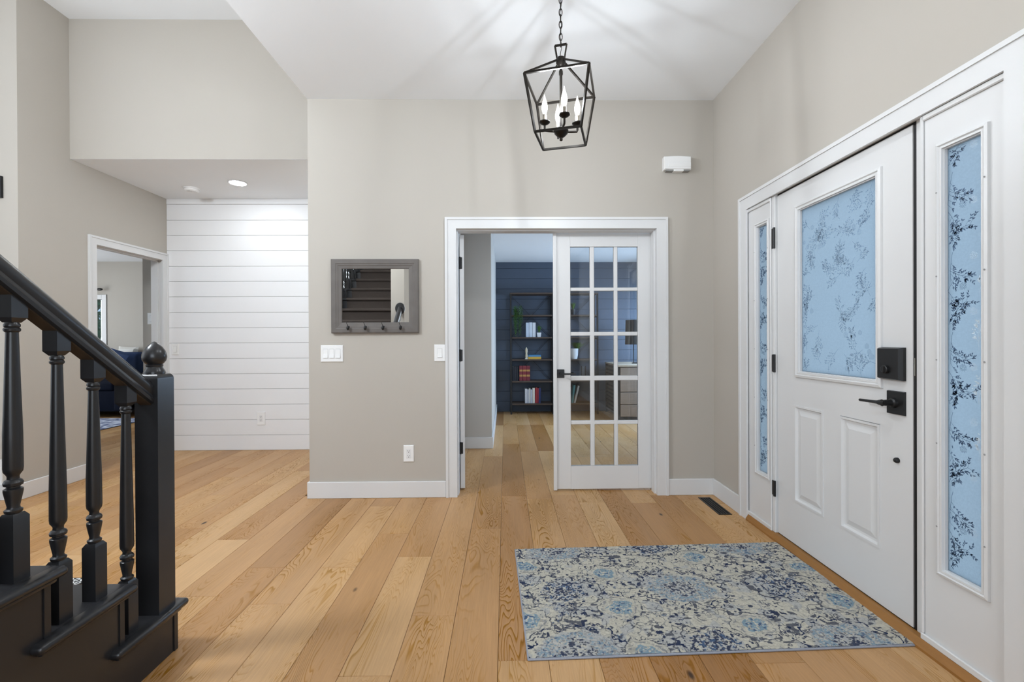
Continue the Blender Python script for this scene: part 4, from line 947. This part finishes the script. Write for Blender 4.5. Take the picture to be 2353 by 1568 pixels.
p3 = thing('potted_fern', 'leafy green plant in a white bowl pot behind the door glass', 'plant', (1.092, 7.26, SHZ[3]))
obj('pot', MB().lathe([(0.046, 0.0), (0.060, 0.06), (0.066, 0.165), (0.058, 0.165)], (0, 0, 0.0), 22), WPOT, p3)
g = MB(); blades(g, 0.05, 0, 0.15, 120, 0.16, 0.2, R2, 0.006, 0.25); f_ = obj('foliage', g, GREEN, p3); f_['kind'] = 'stuff'
p4 = thing('potted_grass', 'grass plant in a dark pot on the upper shelf behind the door glass', 'plant', (1.075, 7.26, SHZ[1]))
obj('pot', MB().lathe([(0.030, 0.0), (0.042, 0.09), (0.036, 0.09)], (0, 0, 0.0), 16), MATS['dark_pot'], p4)
g = MB(); blades(g, 0, 0, 0.085, 60, 0.13, 0.07, R2, 0.004); f_ = obj('foliage', g, GREEN, p4); f_['kind'] = 'stuff'
gl = thing('glass_vase', 'clear ribbed glass vase on the shelf behind the door handle', 'vase', (1.24, 7.26, SHZ[4]))
obj('body', MB().lathe([(0.034, 0), (0.040, 0.06), (0.036, 0.15), (0.040, 0.225), (0.037, 0.225), (0.033, 0.15), (0.036, 0.06), (0.030, 0.006)], (0, 0, 0), 20), CLEAR, gl)
# drawer cabinet
dc = thing('drawer_cabinet', 'weathered wood drawer cabinet with blind shadows shaped as slats on its side, in the office', 'cabinet', (2.09, 7.02, 0))
cw, cd, chh = 0.45, 0.42, 0.80
obj('top', MB().box(-cw - 0.02, cw + 0.02, -cd - 0.02, cd, chh - 0.022, chh + 0.006, 0.003), mat('pale_oak_top', (176, 160, 140), 0.5, var=(10, 0.15), stretch=(1, 6, 6)), dc)
for sx in (-cw, cw):
    for sy in (-cd, cd - 0.03): obj('frame_post', MB().box(sx - 0.014, sx + 0.014, sy, sy + 0.028, 0, chh - 0.022), BLKM, dc, smooth=False)
obj('frame_rail', MB().box(-cw + 0.014, cw - 0.014, -cd, -cd + 0.028, 0.02, 0.050), BLKM, dc, smooth=False)
obj('back_panel', MB().box(-cw + 0.03, cw - 0.03, cd - 0.03, cd - 0.01, 0.05, chh - 0.022), SHELFW, dc, smooth=False)
for i in range(12): obj('shadow_slat', MB().box(-cw - 0.006, -cw + 0.006, -cd + 0.028, cd - 0.03, 0.05 + i * 0.060, 0.085 + i * 0.060), mat('grey_stripe_wood', (96, 88, 84), 0.6, var=(12, 0.2)), dc, smooth=False)  # slats and dark gaps stand in for shadow stripes cast by blinds
obj('shadow_gap_back', MB().box(-cw + 0.010, -cw + 0.016, -cd + 0.028, cd - 0.03, 0.05, chh - 0.03), MATS['dark_slot'], dc, smooth=False)
for i, (z0, z1) in enumerate(((0.055, 0.225), (0.235, 0.405), (0.415, 0.585), (0.595, 0.765))):
    dr = obj('drawer', MB().box(-cw + 0.018, cw - 0.018, -cd - 0.004, -cd + 0.30, z0, z1, 0.003), DRAWW, dc)
    obj('handle', MB().box(-0.16, 0.16, -cd - 0.022, -cd - 0.004, z1 - 0.022, z1 - 0.010), BLKM, dr, smooth=False)
lm = thing('table_lamp', 'table lamp with dark drum shade on the drawer cabinet', 'lamp', (2.0, 6.95, chh + 0.006))
obj('base', MB().lathe([(0.075, 0), (0.075, 0.012), (0.02, 0.02)], (0, 0, 0), 24), BLKM, lm); obj('stem', MB().bar((-0.05, 0, 0.015), (-0.05, 0, 0.31), 0.010).bar((0.05, 0, 0.015), (0.05, 0, 0.31), 0.010), BLKM, lm, smooth=False)
obj('shade', MB().lathe([(0.175, 0.29), (0.165, 0.66), (0.162, 0.66), (0.172, 0.29)], (0, 0, 0), 32, caps=False), mat('dark_linen_shade', (58, 54, 52), 0.9, var=(90, 0.15)), lm)
# added office ceiling lamp, unseen, brightens the pale side wall
oc = thing('office_fill_light', 'added flush round fill light inside the office above the doorway', 'ceiling light', (0.75, 4.25, OZ))
obj('rim', MB().lathe([(0.17, 0), (0.17, -0.03), (0.155, -0.035)], seg=32), BRONZE, oc)
obj('diffuser', MB().lathe([(0.155, -0.034), (0.13, -0.06), (0.07, -0.075), (0.001, -0.08)], seg=32), emission('fill_diffuser', (0.86, 0.93, 1.0), 27.0), oc)
# office window
ow = thing('window_3', 'office window frame on the office right wall', 'window', kind='structure')
for fy0, fy1, fz0, fz1 in ((5.44, 5.52, 0.64, 2.06), (7.18, 7.26, 0.64, 2.06), (5.52, 7.18, 0.64, 0.72), (5.52, 7.18, 1.98, 2.06), (6.33, 6.37, 0.72, 1.98)):
    obj('frame_bar', MB().box(OX1 + 0.01, OX1 + 0.06, fy0, fy1, fz0, fz1), WHITE, ow, smooth=False)
obj('glass_pane', MB().box(OX1 + 0.035, OX1 + 0.041, 5.52, 7.18, 0.72, 1.98), CLEAR, ow, smooth=False)

# ------------------------------------------------------------------ living room
lw = thing('window_4', 'white living room window with green garden beyond', 'window', kind='structure')
obj('casing', MB().box(LWX1, LWX1 + 0.075, LY1 - 0.018, LY1, LWZ0 - 0.08, LWZ1 + 0.08, 0.003).box(LWX0 - 0.075, LWX0, LY1 - 0.018, LY1, LWZ0 - 0.08, LWZ1 + 0.08, 0.003).box(LWX0, LWX1, LY1 - 0.018, LY1, LWZ1, LWZ1 + 0.08, 0.003).box(LWX0, LWX1, LY1 - 0.018, LY1, LWZ0 - 0.08, LWZ0, 0.003), WHITE, lw)
obj('glass_pane', MB().box(LWX0, LWX1, LY1 + 0.05, LY1 + 0.056, LWZ0, LWZ1), CLEAR, lw, smooth=False)
hedge_y = 8.75
hd = MB(); R3 = random.Random(9)
for i in range(3800):
    c = Vector((R3.uniform(-9.2, -6.2), hedge_y + R3.uniform(-0.25, 0.25), R3.uniform(0, 2.6))); a = Vector((R3.uniform(-1, 1), R3.uniform(-.4, .4), R3.uniform(-1, 1))).normalized() * 0.09; b_ = Vector((R3.uniform(-1, 1), R3.uniform(-.4, .4), R3.uniform(-1, 1))).normalized() * 0.05
    hd.poly([c - a, c + b_, c + a, c - b_])
hdo = thing('hedge', 'green garden hedge outside the living room window', 'hedge', (-8, 9.3, -0.1))
f_ = obj('foliage', hd, mat('hedge_leaf', (84, 152, 112), 0.7, var=(6, 0.4)), hdo); f_.matrix_parent_inverse = Matrix.Translation((8, -9.3, 0.1)); f_['kind'] = 'stuff'
cr_ = thing('curtain_rod', 'black curtain rod above the living room window', 'curtain rod', (-7.3, LY1 - 0.08, 2.065))
obj('rod', MB().tube([(-0.35, 0, 0), (0.36, 0, 0)], 0.010, 10), BLKM, cr_); obj('finial', MB().lathe([(0.010, 0), (0.022, 0.02), (0.024, 0.06), (0.014, 0.085)], (0.36, 0, 0), 14, Matrix.Rotation(rad(90), 3, 'Y')), BLKM, cr_); obj('bracket', MB().box(0.24, 0.26, 0, 0.08, -0.02, 0.01), BLKM, cr_, smooth=False)
sf = thing('sofa', 'dark navy sofa against the living room wall', 'sofa', (-6.75, 7.5, 0))
obj('base', MB().box(-0.95, 0.95, -0.38, 0.42, 0.10, 0.42, 0.02, 2), SOFAD, sf)
for sx in (-0.95, 0.75): obj('arm', MB().box(sx, sx + 0.20, -0.40, 0.42, 0.10, 0.66, 0.04, 3), SOFAD, sf)
for sx in (-0.75, 0.0): obj('seat_cushion', MB().box(sx, sx + 0.75, -0.40, 0.20, 0.42, 0.56, 0.035, 3), SOFAD, sf)
for sx in (-0.75, 0.0): obj('back_cushion', MB().box(sx, sx + 0.75, 0.10, 0.36, 0.52, 1.00, 0.06, 3), SOFA, sf)
obj('back', MB().box(-0.95, 0.95, 0.30, 0.45, 0.10, 0.90, 0.03, 2), SOFAD, sf)
for sx in (-0.88, 0.84):
    for sy in (-0.34, 0.36): obj('leg', MB().box(sx, sx + 0.05, sy, sy + 0.05, 0, 0.10), BLKM, sf, smooth=False)
def cushion(label, loc, rot, w_, m, tuft=False):
    t = MB(); n = 9; rings = []
    top = [[None] * n for _ in range(n)]
    for s in (1, -1):
        vs = []
        for i in range(n):
            for j in range(n):
                u_, v = -1 + 2 * i / (n - 1), -1 + 2 * j / (n - 1)
                th = 0.075 * (1 - u_ ** 4) ** 0.6 * (1 - v ** 4) ** 0.6
                if tuft: th -= 0.05 * math.exp(-(u_ * u_ + v * v) * 9)
                vs.append(t.bm.verts.new((u_ * w_ * (1 - 0.06 * (1 - v * v)), s * th, v * w_ * (1 - 0.06 * (1 - u_ * u_)))))
        for i in range(n - 1):
            for j in range(n - 1):
                f = [vs[i * n + j], vs[(i + 1) * n + j], vs[(i + 1) * n + j + 1], vs[i * n + j + 1]]
                t.bm.faces.new(f if s > 0 else f[::-1])
    bmesh.ops.remove_doubles(t.bm, verts=t.bm.verts, dist=0.0005)
    return tag(obj('throw_pillow', t, m, None, loc, rot), label, 'pillow', group='sofa pillows')
cushion('tufted navy throw pillow on the sofa end', (-6.16, 7.38, 0.83), (rad(-18), rad(14), 0), 0.21, SOFA, True)
cushion('white throw pillow behind the navy one on the sofa', (-6.42, 7.90, 0.92), (rad(-8), rad(2), 0), 0.17, mat('cream_pillow_cloth', (214, 212, 206), 0.9, var=(40, 0.04)))
lr = thing('living_room_rug', 'blue and white abstract rug in front of the sofa', 'rug', (-6.45, 6.75, 0))
rgm = bpy.data.materials.new('abstract_rug'); rgm.use_nodes = True; nt = rgm.node_tree
tn = nt.nodes.new('ShaderNodeTexNoise'); tn.inputs['Scale'].default_value = 7; tn.inputs['Detail'].default_value = 8; tn.inputs['Distortion'].default_value = 1.2
cr2 = nt.nodes.new('ShaderNodeValToRGB'); nt.links.new(tn.outputs[0], cr2.inputs[0]); e = cr2.color_ramp.elements
e[0].position = 0.40; e[0].color = (*lin((66, 80, 122)), 1); e[1].position = 0.60; e[1].color = (*lin((205, 212, 228)), 1)
tcn = nt.nodes.new('ShaderNodeTexCoord'); nt.links.new(tcn.outputs['Object'], tn.inputs['Vector']); nt.links.new(cr2.outputs[0], nt.nodes['Principled BSDF'].inputs['Base Color']); nt.nodes['Principled BSDF'].inputs['Roughness'].default_value = 0.95
obj('pile', MB().box(-1.1, 1.08, -0.95, 0.32, 0.001, 0.010, 0.003), rgm, lr)
obj('edge_binding', MB().box(-1.11, 1.09, -0.96, 0.33, 0.0005, 0.007, 0.002), mat('navy_binding', (70, 78, 104), 0.9, var=(60, 0.1)), lr)

# ------------------------------------------------------------------ added stairwell fill lamp, unseen above the frame
sl_ = thing('stair_fill_globe', 'added white globe fill lamp in the stairwell above the frame', 'ceiling light', (-2.45, 1.4, ZU))
obj('canopy', MB().lathe([(0.06, 0), (0.06, -0.02), (0.01, -0.03)], seg=20), BRONZE, sl_)
obj('stem', MB().tube([(0, 0, -0.02), (0, 0, -1.08)], 0.008, 8), BRONZE, sl_)
obj('globe', MB().lathe([(0.2 * sin(pi * i / 14), -1.26 + 0.2 * cos(pi * i / 14)) for i in range(15)], seg=24), emission('fill_globe', (0.86, 0.93, 1.0), 104.0), sl_)
# ------------------------------------------------------------------ added window frames around the unseen fill lights
def added_window(name, label, axis, face, a0, a1, z0, z1):
    t = thing(name, label, 'window', kind='structure')
    for nm, (p, q, r, u_) in (('frame_stile', (a0 - 0.08, a0, z0, z1)), ('frame_stile', (a1, a1 + 0.08, z0, z1)), ('frame_rail', (a0 - 0.08, a1 + 0.08, z1, z1 + 0.08)), ('frame_rail', (a0 - 0.08, a1 + 0.08, z0 - 0.08, z0))):
        mb = MB()
        if axis == 'y': mb.box(p, q, face, face + 0.03, r, u_)
        else: mb.box(face, face + 0.03, p, q, r, u_)
        obj(nm, mb, WHITE, t, smooth=False)
    return t
added_window('fill_window_5', 'added large window frame around the rear fill light', 'y', YR, -1.05, 1.35, 0.65, 2.65)
added_window('fill_window_6', 'added tall window frame around the stair hall fill light', 'y', YR, -5.2, -2.8, 0.7, 3.5)
added_window('fill_window_7', 'added wide window frame around the left fill light', 'x', BX0, -1.2, 2.4, 0.55, 2.95)
